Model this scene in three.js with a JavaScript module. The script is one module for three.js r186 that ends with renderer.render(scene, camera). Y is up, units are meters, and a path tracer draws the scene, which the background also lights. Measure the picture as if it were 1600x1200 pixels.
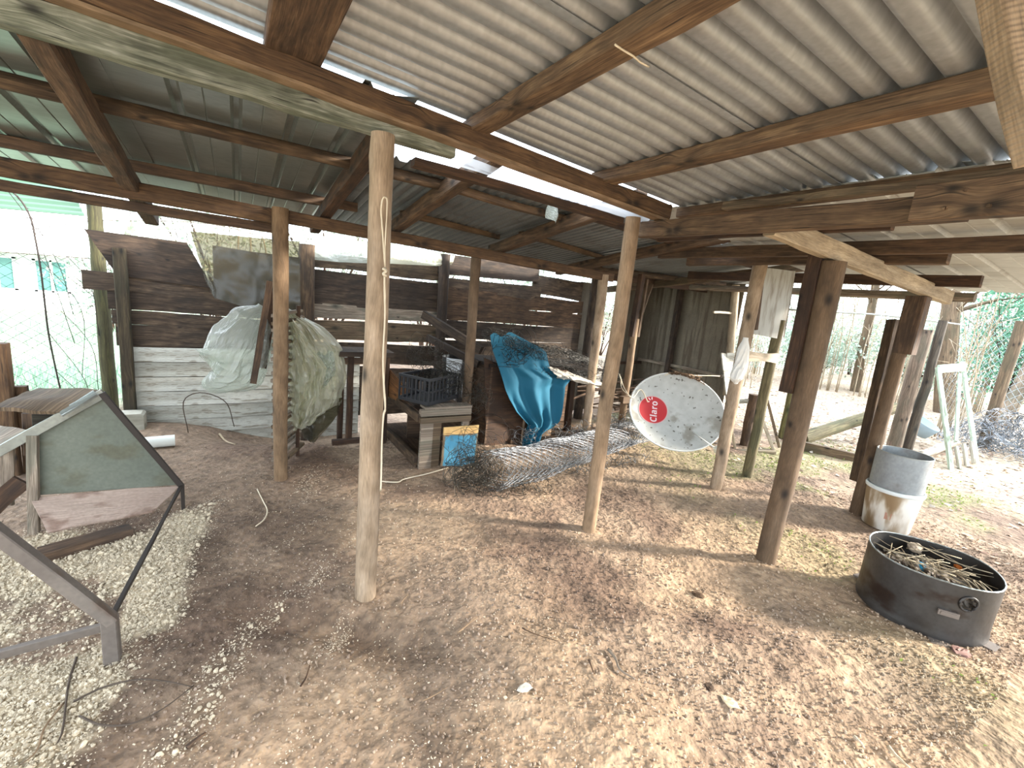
import * as THREE from 'three';
import { mergeGeometries, toCreasedNormals } from 'three/addons/utils/BufferGeometryUtils.js';
import { FontLoader } from 'three/addons/loaders/FontLoader.js';

// ---------------------------------------------------------------- camera, sky, sun, exposure
const scene = new THREE.Scene();
const camera = new THREE.PerspectiveCamera(81.2026, 4 / 3, 0.05, 300);
camera.position.set(0, 1.55, 0);
camera.up.set(0.017, 0.976, -0.215);
camera.lookAt(0.52, 1.357, -0.832);
const renderer = new THREE.WebGLRenderer({ antialias: true });
renderer.toneMapping = THREE.LinearToneMapping;
renderer.toneMappingExposure = 1.56;
renderer.shadowMap.enabled = true;
const SKY_STRENGTH = 3.6, SUN_STRENGTH = 10;
{ // overcast sky, a little brighter overhead, soft cloud mottling
  const w = 256, h = 128, d = new Float32Array(w * h * 4);
  for (let j = 0; j < h; j++) for (let i = 0; i < w; i++) {
    const el = (j + 0.5) / h * Math.PI - Math.PI / 2, az = i / w * Math.PI * 2, s = Math.max(0, Math.sin(el));
    const c = 0.06 * Math.sin(az * 3 + el * 7) * Math.sin(az * 5 - el * 4) * Math.cos(el);
    const l = 0.74 + 0.36 * s + c, o = (j * w + i) * 4;
    d[o] = l * 0.9; d[o + 1] = l; d[o + 2] = l * 1.12; d[o + 3] = 1;
  }
  const t = new THREE.DataTexture(d, w, h, THREE.RGBAFormat, THREE.FloatType);
  t.mapping = THREE.EquirectangularReflectionMapping; t.magFilter = THREE.LinearFilter; t.needsUpdate = true;
  scene.background = t; scene.environment = t; scene.backgroundIntensity = SKY_STRENGTH; scene.environmentIntensity = SKY_STRENGTH;
}
const sun = new THREE.DirectionalLight(0xfff4e6, SUN_STRENGTH);
sun.name = 'sun'; sun.position.set(15, 5.6, 6.4); sun.target.position.set(1.5, 0, -2); scene.add(sun, sun.target);
sun.castShadow = true; sun.shadow.radius = 13; sun.shadow.mapSize.set(4096, 4096);
Object.assign(sun.shadow.camera, { left: -14, right: 14, top: 12, bottom: -12, near: 0.5, far: 60 });

// ---------------------------------------------------------------- helpers
const V3 = (a) => new THREE.Vector3(a[0], a[1], a[2]);
function rng(seed) { let s = (seed * 2654435761) >>> 0 || 1; return () => { s ^= s << 13; s >>>= 0; s ^= s >>> 17; s ^= s << 5; s >>>= 0; return s / 4294967296; }; }
const hash = (x, y, s) => { let h = (x * 374761393 + y * 668265263 + s * 974634777) | 0; h = Math.imul(h ^ (h >>> 13), 1274126177); h ^= h >>> 16; return (h >>> 0) / 4294967296; };
const sm = (t) => t * t * (3 - 2 * t);
function vn(x, y, s = 0, px = 0, py = 0) { // value noise, optionally tiling
  const x0 = Math.floor(x), y0 = Math.floor(y), u = sm(x - x0), v = sm(y - y0);
  const wx = (i) => px ? ((i % px) + px) % px : i, wy = (i) => py ? ((i % py) + py) % py : i;
  const a = hash(wx(x0), wy(y0), s), b = hash(wx(x0 + 1), wy(y0), s), c = hash(wx(x0), wy(y0 + 1), s), d = hash(wx(x0 + 1), wy(y0 + 1), s);
  return a + (b - a) * u + (c - a) * v + (a - b - c + d) * u * v;
}
const fb = (x, y, s, o = 4, px = 0, py = 0) => { let a = 0, w = 0.5, n = 0; for (let i = 0; i < o; i++) { a += w * vn(x, y, s + i * 7, px, py); n += w; w *= 0.5; x *= 2; y *= 2; px *= 2; py *= 2; } return a / n; };
const clamp = (x, a = 0, b = 1) => Math.min(b, Math.max(a, x));
const ss = (a, b, x) => sm(clamp((x - a) / (b - a)));
const lerp = (a, b, t) => a + (b - a) * t;
const mix3 = (a, b, t) => [lerp(a[0], b[0], t), lerp(a[1], b[1], t), lerp(a[2], b[2], t)];
const hx = (c) => [(c >> 16) & 255, (c >> 8) & 255, c & 255];

function tex(w, h, fn, srgb, rx = 1, ry = 1) { // fn(u, v) -> [r, g, b] 0..255 or a grey 0..255
  const d = new Uint8Array(w * h * 4);
  for (let j = 0; j < h; j++) for (let i = 0; i < w; i++) {
    const c = fn(i / w, j / h, i, j), o = (j * w + i) * 4;
    if (typeof c === 'number') d[o] = d[o + 1] = d[o + 2] = clamp(c, 0, 255); else { d[o] = clamp(c[0], 0, 255); d[o + 1] = clamp(c[1], 0, 255); d[o + 2] = clamp(c[2], 0, 255); }
    d[o + 3] = 255;
  }
  const t = new THREE.DataTexture(d, w, h); t.wrapS = t.wrapT = THREE.RepeatWrapping; t.magFilter = THREE.LinearFilter; t.minFilter = THREE.LinearMipmapLinearFilter; t.generateMipmaps = true;
  if (srgb) t.colorSpace = THREE.SRGBColorSpace; t.repeat.set(rx, ry); t.needsUpdate = true; return t;
}
const std = (o) => { const m = new (o.transmission || o.clearcoat || o.sheen ? THREE.MeshPhysicalMaterial : THREE.MeshStandardMaterial)({ roughness: 0.85, metalness: 0, side: THREE.DoubleSide, ...o }); return m; };

// wood: u runs along the grain (1 tile = 1.2 m), v across (1 tile = 0.3 m)
function woodTex(seed, dark, mid, light, o = {}) {
  const desat = o.desat ?? 0.34, { streak = 26, knots = 5, cracks = 0.5, gamt = 1, blotch = 0, stain = 0, stainCol = [70, 80, 60], W = 768, Hh = 256 } = o;
  const r = rng(seed + 11), kn = [];
  for (let i = 0; i < knots; i++) kn.push([r(), r(), 0.012 + 0.02 * r(), r()]);
  const bump = new Float32Array(W * Hh), cols = new Float32Array(W * Hh * 3);
  for (let j = 0; j < Hh; j++) for (let i = 0; i < W; i++) {
    const u = i / W, v = j / Hh; let vv = v, kd = 0;
    for (const k of kn) { // grain bends round a knot
      let du = u - k[0], dv = v - k[1]; du -= Math.round(du); dv -= Math.round(dv); du *= 1.2; dv *= 0.3;
      const q = Math.hypot(du * 0.6, dv) / k[2]; vv += 0.05 * Math.sign(dv) * Math.exp(-q * q * 0.35); kd = Math.max(kd, Math.exp(-q * q * 2.2));
    }
    const wob = (fb(u * 4, v * 2, seed + 3, 2, 4, 2) - 0.5) * 0.16;
    const fine = fb(u * 14, (vv + wob * 0.4) * streak * 5, seed + 41, 2, 14, streak * 5), g = clamp(0.5 + gamt * (0.75 * (fb(u * 5, (vv + wob) * streak, seed, 4, 5, streak) - 0.5) + 0.55 * (fine - 0.5)) + blotch * (fb(u * 16, v * 8, seed + 51, 4, 16, 8) - 0.5)), f = fb(u * 40, (vv + wob) * 90, seed + 5, 2, 40, 90);
    const big = fb(u * 4, v * 3, seed + 9, 3, 4, 3), cr = ss(0.2, 0.1, fb(u * 6, (vv + wob * 0.6) * streak * 1.4, seed + 21, 2, 6, Math.round(streak * 1.4))) * cracks;
    let c = g < 0.5 ? mix3(dark, mid, g * 2) : mix3(mid, light, (g - 0.5) * 2);
    const k = 0.82 + 0.36 * big + 0.24 * (f - 0.5); c = c.map((x) => x * k * (1 - 0.62 * cr) * (1 - 0.6 * kd));
    if (stain) c = mix3(c, stainCol, stain * ss(0.5, 0.68, fb(u * 7, v * 5, seed + 31, 4, 7, 5)));
    { const l = 0.35 * c[0] + 0.5 * c[1] + 0.15 * c[2]; c = c.map((x) => lerp(x, l, desat)); }
    const q = (j * W + i); cols[q * 3] = c[0]; cols[q * 3 + 1] = c[1]; cols[q * 3 + 2] = c[2]; bump[q] = 150 + 80 * (g - 0.5) + 40 * (f - 0.5) - 110 * cr + 30 * kd;
  }
  return { map: tex(W, Hh, (u, v, i, j) => { const q = (j * W + i) * 3; return [cols[q], cols[q + 1], cols[q + 2]]; }, true, 1 / 1.2, 1 / 0.3), bumpMap: tex(W, Hh, (u, v, i, j) => bump[j * W + i], false, 1 / 1.2, 1 / 0.3), bumpScale: o.bs ?? 0.003 };
}
const TX = {
  brown: woodTex(1, hx(0x4e3722), hx(0x84623f), hx(0xae8a5c), { blotch: 0.5, cracks: 0.7 }),
  dark: woodTex(2, hx(0x3a2618), hx(0x644428), hx(0x8a6542), { blotch: 0.5, stain: 0.4, stainCol: [48, 34, 24] }),
  old: woodTex(3, hx(0x4a3c2c), hx(0x84705a), hx(0xb5a487), { streak: 34, cracks: 0.9, stain: 0.45, stainCol: [88, 92, 72] }),
  mossy: woodTex(4, hx(0x59604a), hx(0x8d947a), hx(0xc8ccba), { streak: 40, blotch: 0.8, knots: 2, cracks: 0.9, stain: 0.5, stainCol: [86, 98, 70] }),
  pole: woodTex(5, hx(0x86663f), hx(0xab875a), hx(0xc6a479), { streak: 7, knots: 3, cracks: 0.4, gamt: 0.4, blotch: 0.8, desat: 0.45, bs: 0.0012 }),
  plank: woodTex(6, hx(0x33261b), hx(0x5e4a36), hx(0x8a735a), { streak: 22, knots: 3, blotch: 0.7, cracks: 0.8, stain: 0.4, stainCol: [60, 50, 40] }),
  pale: woodTex(7, hx(0x9a8566), hx(0xc0ab8a), hx(0xd8c8ab), { streak: 20, knots: 3, cracks: 0.4 }),
  paint: (() => { // white weatherboard paint, worn in streaks to grey wood
    const w = 768, h = 256, worn = (u, v) => ss(0.6, 0.72, fb(u * 10, v * 18, 71, 5, 10, 18)) * 0.6 + 0.3 * ss(0.45, 0.75, fb(u * 5, v * 4, 73, 4, 5, 4));
    return { map: tex(w, h, (u, v) => mix3([224, 224, 216], [138, 128, 112], worn(u, v)).map((x) => x * (0.93 + 0.14 * fb(u * 60, v * 60, 75, 2, 60, 60))), true, 1 / 1.2, 1 / 0.3), bumpMap: tex(w, h, (u, v) => 160 - 60 * worn(u, v), false, 1 / 1.2, 1 / 0.3), bumpScale: 0.002 };
  })(),
};
const wood = (k, color = 0xffffff, o = {}) => std({ ...TX[k], color, roughness: 0.82, ...o });
const MT = {
  brown: wood('brown', 0xd8d2cc), brown2: wood('brown', 0xc2bab0), brown3: wood('brown', 0xb5a796), dark: wood('dark'), dark2: wood('dark', 0xc9b8a8), old: wood('old'), old2: wood('old', 0xcbbda9), mossy: wood('mossy', 0xd6d4d2),
  pole: wood('pole', 0xeeecec), pole2: wood('pole', 0xd6ccc2), pole3: wood('pole', 0x988d82), pole4: wood('pole', 0xbcae9e), poleGreen: wood('old', 0xc9cdaa), poleDark: wood('plank', 0xd6c6b0), plank: wood('plank', 0xd2cac0), plank2: wood('plank', 0xb5aca2), plank3: wood('plank', 0xe4ccb2), plank4: wood('plank', 0x9d9186), pale: wood('pale'), pale2: wood('pale', 0xe8e2d8), paint: wood('paint', 0xdadad6), paint2: wood('paint', 0xc2c2bd),
};
// metal sheets: faint grain, zinc bloom, a little grime and rust
function metalTex(seed, a, b, grime, amt, gu = 5, gv = 9) {
  const w = 512, h = 512;
  return tex(w, h, (u, v) => { const n = fb(u * 6, v * 6, seed, 4, 6, 6), f = fb(u * 80, v * 80, seed + 3, 2, 80, 80); let c = mix3(a, b, n); c = mix3(c, grime, amt * ss(0.52, 0.72, fb(u * gu, v * gv, seed + 8, 5, gu, gv))); return c.map((x) => x * (0.94 + 0.12 * f)); }, true, 1, 1);
}
Object.assign(MT, {
  zinc: std({ map: metalTex(21, hx(0xadb1b4), hx(0xb4b8bb), hx(0xa0a09e), 0.2, 3, 7), metalness: 0.5, roughness: 0.4 }),
  zinc2: std({ map: metalTex(22, hx(0xa7abae), hx(0xafb3b6), hx(0x989894), 0.25, 3, 7), metalness: 0.5, roughness: 0.42 }),
  slate: std({ map: metalTex(23, hx(0x959b98), hx(0xa4aaa6), hx(0x84827a), 0.2), metalness: 0.7, roughness: 0.28 }),
  slate2: std({ map: metalTex(24, hx(0x7f8588), hx(0x92989b), hx(0x6a655c), 0.3), metalness: 0.5, roughness: 0.4 }),
  paleSheet: std({ map: metalTex(25, hx(0xb2b4b1), hx(0xc6c8c5), hx(0x8e8b84), 0.5), metalness: 0.05, roughness: 0.6 }),
  darkSheet: std({ map: metalTex(26, hx(0x625b4e), hx(0x7d7463), hx(0x4b4032), 0.7, 16, 2), metalness: 0.2, roughness: 0.6 }),
  iron: std({ map: metalTex(27, hx(0x6b625b), hx(0x8b8278), hx(0x5e4434), 0.6), metalness: 0.3, roughness: 0.6 }),
  blackIron: std({ color: 0x3a332e, metalness: 0.4, roughness: 0.6 }),
  wire: std({ color: 0xd5d8da, metalness: 0.2, roughness: 0.45 }),
  wireBlue: std({ color: 0xdbe3ec, metalness: 0, roughness: 0.45 }),
  wireDark: std({ color: 0x9a9488, metalness: 0.2, roughness: 0.5 }),
  rustWire: std({ color: 0x51453a, metalness: 0.1, roughness: 0.8 }),
  twine: std({ color: 0xd9cdb4, roughness: 0.95 }),
  film: std({ color: 0xe6ebe4, transmission: 0.8, thickness: 0, roughness: 0.3, ior: 1.45, bumpMap: tex(256, 256, (u, v) => 255 * fb(u * 6, v * 6, 88, 5, 6, 6), false, 2, 2), bumpScale: 0.02 }),
  filmYellow: std({ color: 0xe9e8d8, transmission: 0.76, thickness: 0, roughness: 0.28, ior: 1.45 }),
  filmGrey: std({ color: 0xaca896, transmission: 0.94, thickness: 0, roughness: 0.2, ior: 1.45 }),
});

// geometry builders, all in world metres; every geometry is non-indexed with position, normal, uv
const ni = (g) => { const n = g.index ? g.toNonIndexed() : g; for (const k of Object.keys(n.attributes)) if (!['position', 'normal', 'uv'].includes(k)) n.deleteAttribute(k); return n; };
const join = (list) => mergeGeometries(list.map(ni), false);
function raw(pos, uv, idx, crease = 0.7) {
  const g = new THREE.BufferGeometry(); g.setAttribute('position', new THREE.Float32BufferAttribute(pos, 3)); g.setAttribute('uv', new THREE.Float32BufferAttribute(uv, 2)); g.setIndex(idx);
  return toCreasedNormals(g, crease);
}
// sweep a closed profile [[x, y], ...] along a path; side/up axes follow `upHint`
function sweep(prof, path, o = {}) {
  const { up = [0, 1, 0], scale = () => 1, crease = 0.7, jitter = null, u0 = 0, vs = 1 } = o;
  const P = path.map(V3), n = prof.length, pos = [], uv = [], idx = [], fr = [];
  let len = u0; const per = [0]; for (let i = 0; i < n; i++) { const a = prof[i], b = prof[(i + 1) % n]; per.push(per[i] + Math.hypot(a[0] - b[0], a[1] - b[1])); }
  for (let k = 0; k < P.length; k++) {
    const t = new THREE.Vector3().subVectors(P[Math.min(k + 1, P.length - 1)], P[Math.max(k - 1, 0)]).normalize();
    let s = new THREE.Vector3().crossVectors(t, V3(up)); if (s.lengthSq() < 1e-4) s.crossVectors(t, new THREE.Vector3(0, 0, 1)); s.normalize();
    const q = new THREE.Vector3().crossVectors(s, t).normalize(); fr.push([s, q]);
    if (k) len += P[k].distanceTo(P[k - 1]);
    for (let i = 0; i <= n; i++) {
      const a = prof[i % n], c = scale(k / (P.length - 1), i % n), j = jitter ? jitter(k / (P.length - 1), i % n, len) : [0, 0];
      const x = a[0] * c + j[0], y = a[1] * c + j[1];
      pos.push(P[k].x + s.x * x + q.x * y, P[k].y + s.y * x + q.y * y, P[k].z + s.z * x + q.z * y); uv.push(len, per[i] * vs);
    }
  }
  for (let k = 0; k + 1 < P.length; k++) for (let i = 0; i < n; i++) { const a = k * (n + 1) + i, b = a + 1, c = a + n + 1, d = c + 1; idx.push(a, b, c, b, d, c); }
  for (const k of [0, P.length - 1]) { // caps
    const base = pos.length / 3, [s, q] = fr[k]; let cx = 0, cy = 0, cz = 0;
    for (let i = 0; i < n; i++) { const o2 = (k * (n + 1) + i) * 3; cx += pos[o2]; cy += pos[o2 + 1]; cz += pos[o2 + 2]; }
    pos.push(cx / n, cy / n, cz / n); uv.push(0, 0);
    for (let i = 0; i < n; i++) { const o2 = (k * (n + 1) + i) * 3; pos.push(pos[o2], pos[o2 + 1], pos[o2 + 2]); uv.push(prof[i][0] * 0.3, prof[i][1]); }
    for (let i = 0; i < n; i++) { const a = base + 1 + i, b = base + 1 + (i + 1) % n; k ? idx.push(base, a, b) : idx.push(base, b, a); }
  }
  return raw(pos, uv, idx, crease);
}
const rect = (w, h, c = Math.min(w, h) * 0.09) => { const x = w / 2, y = h / 2; return [[-x + c, -y], [x - c, -y], [x, -y + c], [x, y - c], [x - c, y], [-x + c, y], [-x, y - c], [-x, -y + c]]; };
const circ = (r, n = 12) => Array.from({ length: n }, (_, i) => [Math.cos(i / n * Math.PI * 2) * r, Math.sin(i / n * Math.PI * 2) * r]);
const line = (a, b, n) => Array.from({ length: n + 1 }, (_, i) => [lerp(a[0], b[0], i / n), lerp(a[1], b[1], i / n), lerp(a[2], b[2], i / n)]);
let seedN = 100;
// sawn timber from a to b (centre line); w across, h along up; slight wane and bow
function beam(a, b, w, h, o = {}) {
  const s = o.seed ?? seedN++, L = Math.hypot(b[0] - a[0], b[1] - a[1], b[2] - a[2]), n = Math.max(2, Math.min(24, Math.round(L / 0.12))), rough = o.rough ?? 0.003, bow = o.bow ?? 0.004;
  const path = line(a, b, n); if (bow) path.forEach((p, i) => { const t = i / n; p[1] += bow * Math.sin(t * Math.PI) * (hash(s, 1, 1) - 0.5) * 4; p[0] += bow * Math.sin(t * 7 + s) * 0.3; });
  return sweep(rect(w, h, o.c), path, { up: o.up, u0: hash(s, 3, 3) * 1.2, crease: 0.5, jitter: (t, i) => [(vn(t * L * 5 + s * 3, i * 0.7, s) - 0.5) * rough * 2, (vn(t * L * 5 + s * 3, i * 0.7, s + 4) - 0.5) * rough * 2] });
}
// round pole from a to b, lightly crooked, with knots
function pole(a, b, r0, r1, o = {}) {
  const s = o.seed ?? seedN++, L = Math.hypot(b[0] - a[0], b[1] - a[1], b[2] - a[2]), n = Math.max(4, Math.round(L / 0.09)), bend = o.bend ?? 0.008, N = o.n ?? 16;
  const path = line(a, b, n); path.forEach((p, i) => { const t = i / n, e = Math.sin(t * Math.PI); p[0] += (fb(t * 3 + s, 0.5, s) - 0.5) * bend * 3 * e; p[2] += (fb(t * 3 + s, 2.5, s + 1) - 0.5) * bend * 3 * e; });
  const kn = Array.from({ length: o.knots ?? 4 }, (_, i) => [hash(s, i, 5), Math.floor(hash(s, i, 6) * N), 0.05 + 0.1 * hash(s, i, 7)]);
  return sweep(circ(1, N), path, { up: Math.abs(b[1] - a[1]) > L * 0.8 ? [0, 0, 1] : [0, 1, 0], vs: r0, u0: hash(s, 3, 3) * 1.2, crease: 1.0, scale: (t, i) => {
    let r = lerp(r0, r1, t) * (0.965 + 0.07 * fb(t * L * 4 + s, i * 0.35, s, 2)); for (const k of kn) { const di = Math.min(Math.abs(i - k[1]), N - Math.abs(i - k[1])), dt = (t - k[0]) * L / 0.05; r += r0 * k[2] * Math.exp(-di * di * 0.7 - dt * dt); } return r;
  } });
}
// thin rod / wire / twine along points (Catmull-Rom when smooth)
function wire(pts, r, o = {}) {
  let P = pts; if (o.smooth) { const c = new THREE.CatmullRomCurve3(pts.map(V3), false, 'centripetal'); P = c.getPoints(o.smooth).map((p) => [p.x, p.y, p.z]); }
  return sweep(circ(r, o.n ?? 4), P, { crease: 2, scale: o.scale ?? (() => 1), up: o.up ?? [0.13, 0.97, 0.2] });
}
// cheap merged wires straight into one buffer (3-sided)
class Wires {
  constructor() { this.p = []; this.n = []; this.u = []; }
  add(pts, r) {
    let prev = null; const A = new THREE.Vector3(), B = new THREE.Vector3(), t = new THREE.Vector3(), s = new THREE.Vector3(), q = new THREE.Vector3();
    for (let k = 0; k < pts.length; k++) {
      A.set(...pts[Math.max(0, k - 1)]); B.set(...pts[Math.min(pts.length - 1, k + 1)]); t.subVectors(B, A).normalize(); s.crossVectors(t, Math.abs(t.y) > 0.9 ? new THREE.Vector3(1, 0, 0) : new THREE.Vector3(0, 1, 0)).normalize(); q.crossVectors(s, t);
      const ring = []; for (let i = 0; i < 3; i++) { const a = i * 2.0944, c = Math.cos(a), d = Math.sin(a), n = [s.x * c + q.x * d, s.y * c + q.y * d, s.z * c + q.z * d]; ring.push([[pts[k][0] + n[0] * r, pts[k][1] + n[1] * r, pts[k][2] + n[2] * r], n]); }
      if (prev) for (let i = 0; i < 3; i++) { const j = (i + 1) % 3; for (const [v, uu] of [[prev[i], 0], [prev[j], 0], [ring[i], 1], [prev[j], 0], [ring[j], 1], [ring[i], 1]]) { this.p.push(...v[0]); this.n.push(...v[1]); this.u.push(uu, 0); } }
      prev = ring;
    }
  }
  geo() { const g = new THREE.BufferGeometry(); g.setAttribute('position', new THREE.Float32BufferAttribute(this.p, 3)); g.setAttribute('normal', new THREE.Float32BufferAttribute(this.n, 3)); g.setAttribute('uv', new THREE.Float32BufferAttribute(this.u, 2)); return g; }
}
// a sheet with thickness from a grid function f(u, v) -> [x, y, z]
function shell(nu, nv, f, th = 0.003, o = {}) {
  const P = [], Nn = []; for (let j = 0; j <= nv; j++) for (let i = 0; i <= nu; i++) P.push(V3(f(i / nu, j / nv)));
  const at = (i, j) => P[clamp(j, 0, nv) * (nu + 1) + clamp(i, 0, nu)];
  for (let j = 0; j <= nv; j++) for (let i = 0; i <= nu; i++) Nn.push(new THREE.Vector3().crossVectors(new THREE.Vector3().subVectors(at(i + 1, j), at(i - 1, j)), new THREE.Vector3().subVectors(at(i, j + 1), at(i, j - 1))).normalize());
  const pos = [], uv = [], idx = [], M = (nu + 1) * (nv + 1), us = o.us ?? 1, vs = o.vs ?? 1;
  for (const s of [0.5, -0.5]) for (let k = 0; k < M; k++) { pos.push(P[k].x + Nn[k].x * th * s, P[k].y + Nn[k].y * th * s, P[k].z + Nn[k].z * th * s); uv.push((k % (nu + 1)) / nu * us, Math.floor(k / (nu + 1)) / nv * vs); }
  const quad = (a, b, c, d) => idx.push(a, b, c, b, d, c);
  for (let j = 0; j < nv; j++) for (let i = 0; i < nu; i++) { const a = j * (nu + 1) + i; quad(a, a + 1, a + nu + 1, a + nu + 2); quad(M + a + 1, M + a, M + a + nu + 2, M + a + nu + 1); }
  for (let i = 0; i < nu; i++) { quad(i + 1, i, M + i + 1, M + i); const a = nv * (nu + 1) + i; quad(a, a + 1, M + a, M + a + 1); }
  for (let j = 0; j < nv; j++) { const a = j * (nu + 1), b = a + nu + 1; quad(a, b, M + a, M + b); const c = a + nu, d = b + nu; quad(d, c, M + d, M + c); }
  return raw(pos, uv, idx, o.crease ?? 0.9);
}
// box with bevelled edges, axis aligned then optionally turned about y
function box(cx, cy, cz, w, h, d, o = {}) { const g = sweep(rect(w, h, o.c ?? Math.min(w, h, d) * 0.08), line([0, 0, d / 2], [0, 0, -d / 2], o.seg ?? 1), { crease: 0.5 }); if (o.rx) g.rotateX(o.rx); if (o.rz) g.rotateZ(o.rz); if (o.ry) g.rotateY(o.ry); g.translate(cx, cy, cz); return g; }
// plank: board standing in the plane z, wavy edges; from x0..x1, top and bottom heights at both ends
function board(x0, x1, yb0, yt0, yb1, yt1, z, th, o = {}) {
  const s = o.seed ?? seedN++, w = o.wave ?? 0.012, n = Math.max(3, Math.round(Math.abs(x1 - x0) / 0.07)), f = (t, e) => (fb(t * (x1 - x0) * 3 + s * 5, e * 9.3, s + e, 3) - 0.5) * 2 * w;
  return shell(n, 2, (u, v) => { const x = lerp(x0, x1, u), b = lerp(yb0, yb1, u) + f(u, 1), t = lerp(yt0, yt1, u) + f(u, 2); return [x + (o.slant ?? 0) * (v - 0.5), lerp(b, t, v), z + (fb(u * 4 + s, v, s + 7, 2) - 0.5) * 0.012]; }, th, { us: Math.abs(x1 - x0), vs: Math.abs(yt0 - yb0), crease: 0.5 });
}

// things and parts
const used = {}; const numbered = (n) => { const k = used[n] = (used[n] ?? -1) + 1; return k ? `${n}_${String(k).padStart(3, '0')}` : n; };
function T(name, label, category, group) { const o = new THREE.Group(); o.name = numbered(name); o.userData = { label, category }; if (group) o.userData.group = group; scene.add(o); return o; }
function S(name, label) { const o = new THREE.Group(); o.name = name; o.userData = { kind: 'structure' }; if (label) o.userData.label = label; scene.add(o); return o; }
function P(parent, name, geo, mat, label, kind) { const m = new THREE.Mesh(geo, mat); m.name = name; m.castShadow = m.receiveShadow = true; if (label) m.userData.label = label; if (kind) m.userData.kind = kind; parent.add(m); return m; }
function one(name, label, category, geo, mat, group, kind) {
  const g = Array.isArray(geo) ? join(geo) : geo; g.computeBoundingBox(); const b = g.boundingBox, c = [(b.min.x + b.max.x) / 2, b.min.y, (b.min.z + b.max.z) / 2]; g.translate(-c[0], -c[1], -c[2]);
  const m = new THREE.Mesh(g, mat); m.name = numbered(name); m.position.set(...c); m.castShadow = m.receiveShadow = true; m.userData = { label, category }; if (group) m.userData.group = group; if (kind) m.userData.kind = kind; scene.add(m); return m;
}
function settle(o) { // move the group's origin to the base of what it holds
  const b = new THREE.Box3().setFromObject(o), c = new THREE.Vector3((b.min.x + b.max.x) / 2, b.min.y, (b.min.z + b.max.z) / 2); for (const k of o.children) k.position.sub(c); o.position.copy(c); return o;
}

// ---------------------------------------------------------------- the ground
// trodden earth: low mounds and gullies, a dip along the back wall
function gh(x, z) {
  let h = (fb(x * 1.1 + 9, z * 1.1 + 4, 301, 3) - 0.5) * 0.09 + (fb(x * 4 + 9, z * 4 + 4, 303, 3) - 0.5) * 0.03;
  h += 0.05 * Math.exp(-(((x - 1.05) / 0.5) ** 2 + ((z + 0.9) / 0.55) ** 2)) + 0.035 * Math.exp(-(((x - 1.9) / 0.45) ** 2 + ((z + 1.15) / 0.3) ** 2));
  const d = (x - 0.35) * 0.75 + (z + 1.85) * 0.66, e = (x - 0.35) * -0.66 + (z + 1.85) * 0.75; // gully past the front post
  h -= 0.05 * Math.exp(-((e / 0.09) ** 2)) * ss(0.8, 0.1, Math.abs(d));
  h -= 0.26 * ss(-4.2, -5.2, z) * ss(-0.7, 0.4, x) * ss(7.5, 6, x);
  return h * ss(26, 14, Math.hypot(x, z));
}
const moss = (x, z) => clamp(ss(2.5, 4.4, x + 0.35 * z + 0.6) * ss(0.42, 0.62, fb(x * 1.5, z * 1.5, 311, 4)) * ss(11, 8, x));
// wood shavings: thick inside the hopper frame, thin streaks towards the front post
const shav = (x, z) => { const n = fb(x * 3.1, z * 3.1, 321, 5), edge = -0.3 - 0.1 * (z + 2.1) + 0.12 * (fb(z * 2.3, 1, 325, 3) - 0.5) - 0.25 * ss(-1.9, -1.2, z); return clamp(ss(edge + 0.1, edge - 0.12, x) * (0.35 + 1.0 * ss(0.36, 0.58, n)) * ss(-3.35, -3.05, z) + 0.42 * ss(0.55, 0.75, fb(x * 4.5 + z * 2, z * 2.2, 327, 4)) * ss(1.0, 0.3, x) * ss(-4.2, -3.4, z)); };
const grassy = (x, z) => clamp(ss(-5.6, -6.6, z) * ss(-0.6, -1.4, x + 0.1 * (z + 6)) + ss(-1.6, -2.2, x) * ss(-4, -5.5, z));
const litter = (x, z) => ss(6.2, 7.2, x - 0.25 * z * 0.2);
const dirt = [0.37, 0.285, 0.215], dirtDk = [0.2, 0.14, 0.105], sand = [0.49, 0.37, 0.262], green = [0.3, 0.34, 0.16], lawn = [0.42, 0.58, 0.44], leafy = [0.47, 0.40, 0.33], wet = [0.15, 0.105, 0.075], chip = [0.62, 0.55, 0.42];
function gcol(x, z) {
    let c = mix3(dirtDk, dirt, ss(0.34, 0.62, fb(x * 1.9 + 3, z * 1.9, 341, 4)) * lerp(0.55, 1, ss(0.2, 1.0, x)));
    c = mix3(c, sand, ss(0.3, 0.55, fb(x * 1.2 + 7, z * 1.5 + 2, 351, 4)) * ss(-0.3, 0.6, x + 0.35 * (z + 2.2)) * ss(-3.9, -3.1, z) * ss(4.6, 3.4, x) * 0.95);
    c = mix3(c, wet, 0.8 * ss(0.56, 0.7, fb(x * 2.3 + 1, z * 1.3 + 8, 361, 4)) * ss(1.1, 0.2, x) * ss(-3.6, -2.8, z));
    c = mix3(c, wet, 0.85 * Math.exp(-((((x - 0.35) * -0.66 + (z + 1.85) * 0.75) / 0.16) ** 2)) * ss(0.75, 0.2, Math.abs((x - 0.35) * 0.75 + (z + 1.85) * 0.66)) * ss(0.3, 0.55, fb(x * 7, z * 7, 381, 3))); c = mix3(c, chip, ss(0.35, 0.8, shav(x, z)) * 0.85); c = mix3(c, green, moss(x, z) * 0.5); c = mix3(c, leafy, litter(x, z) * 0.8); c = mix3(c, lawn, grassy(x, z) * (0.55 + 0.45 * vn(x * 2, z * 2, 5)));
    return c;
}
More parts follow.
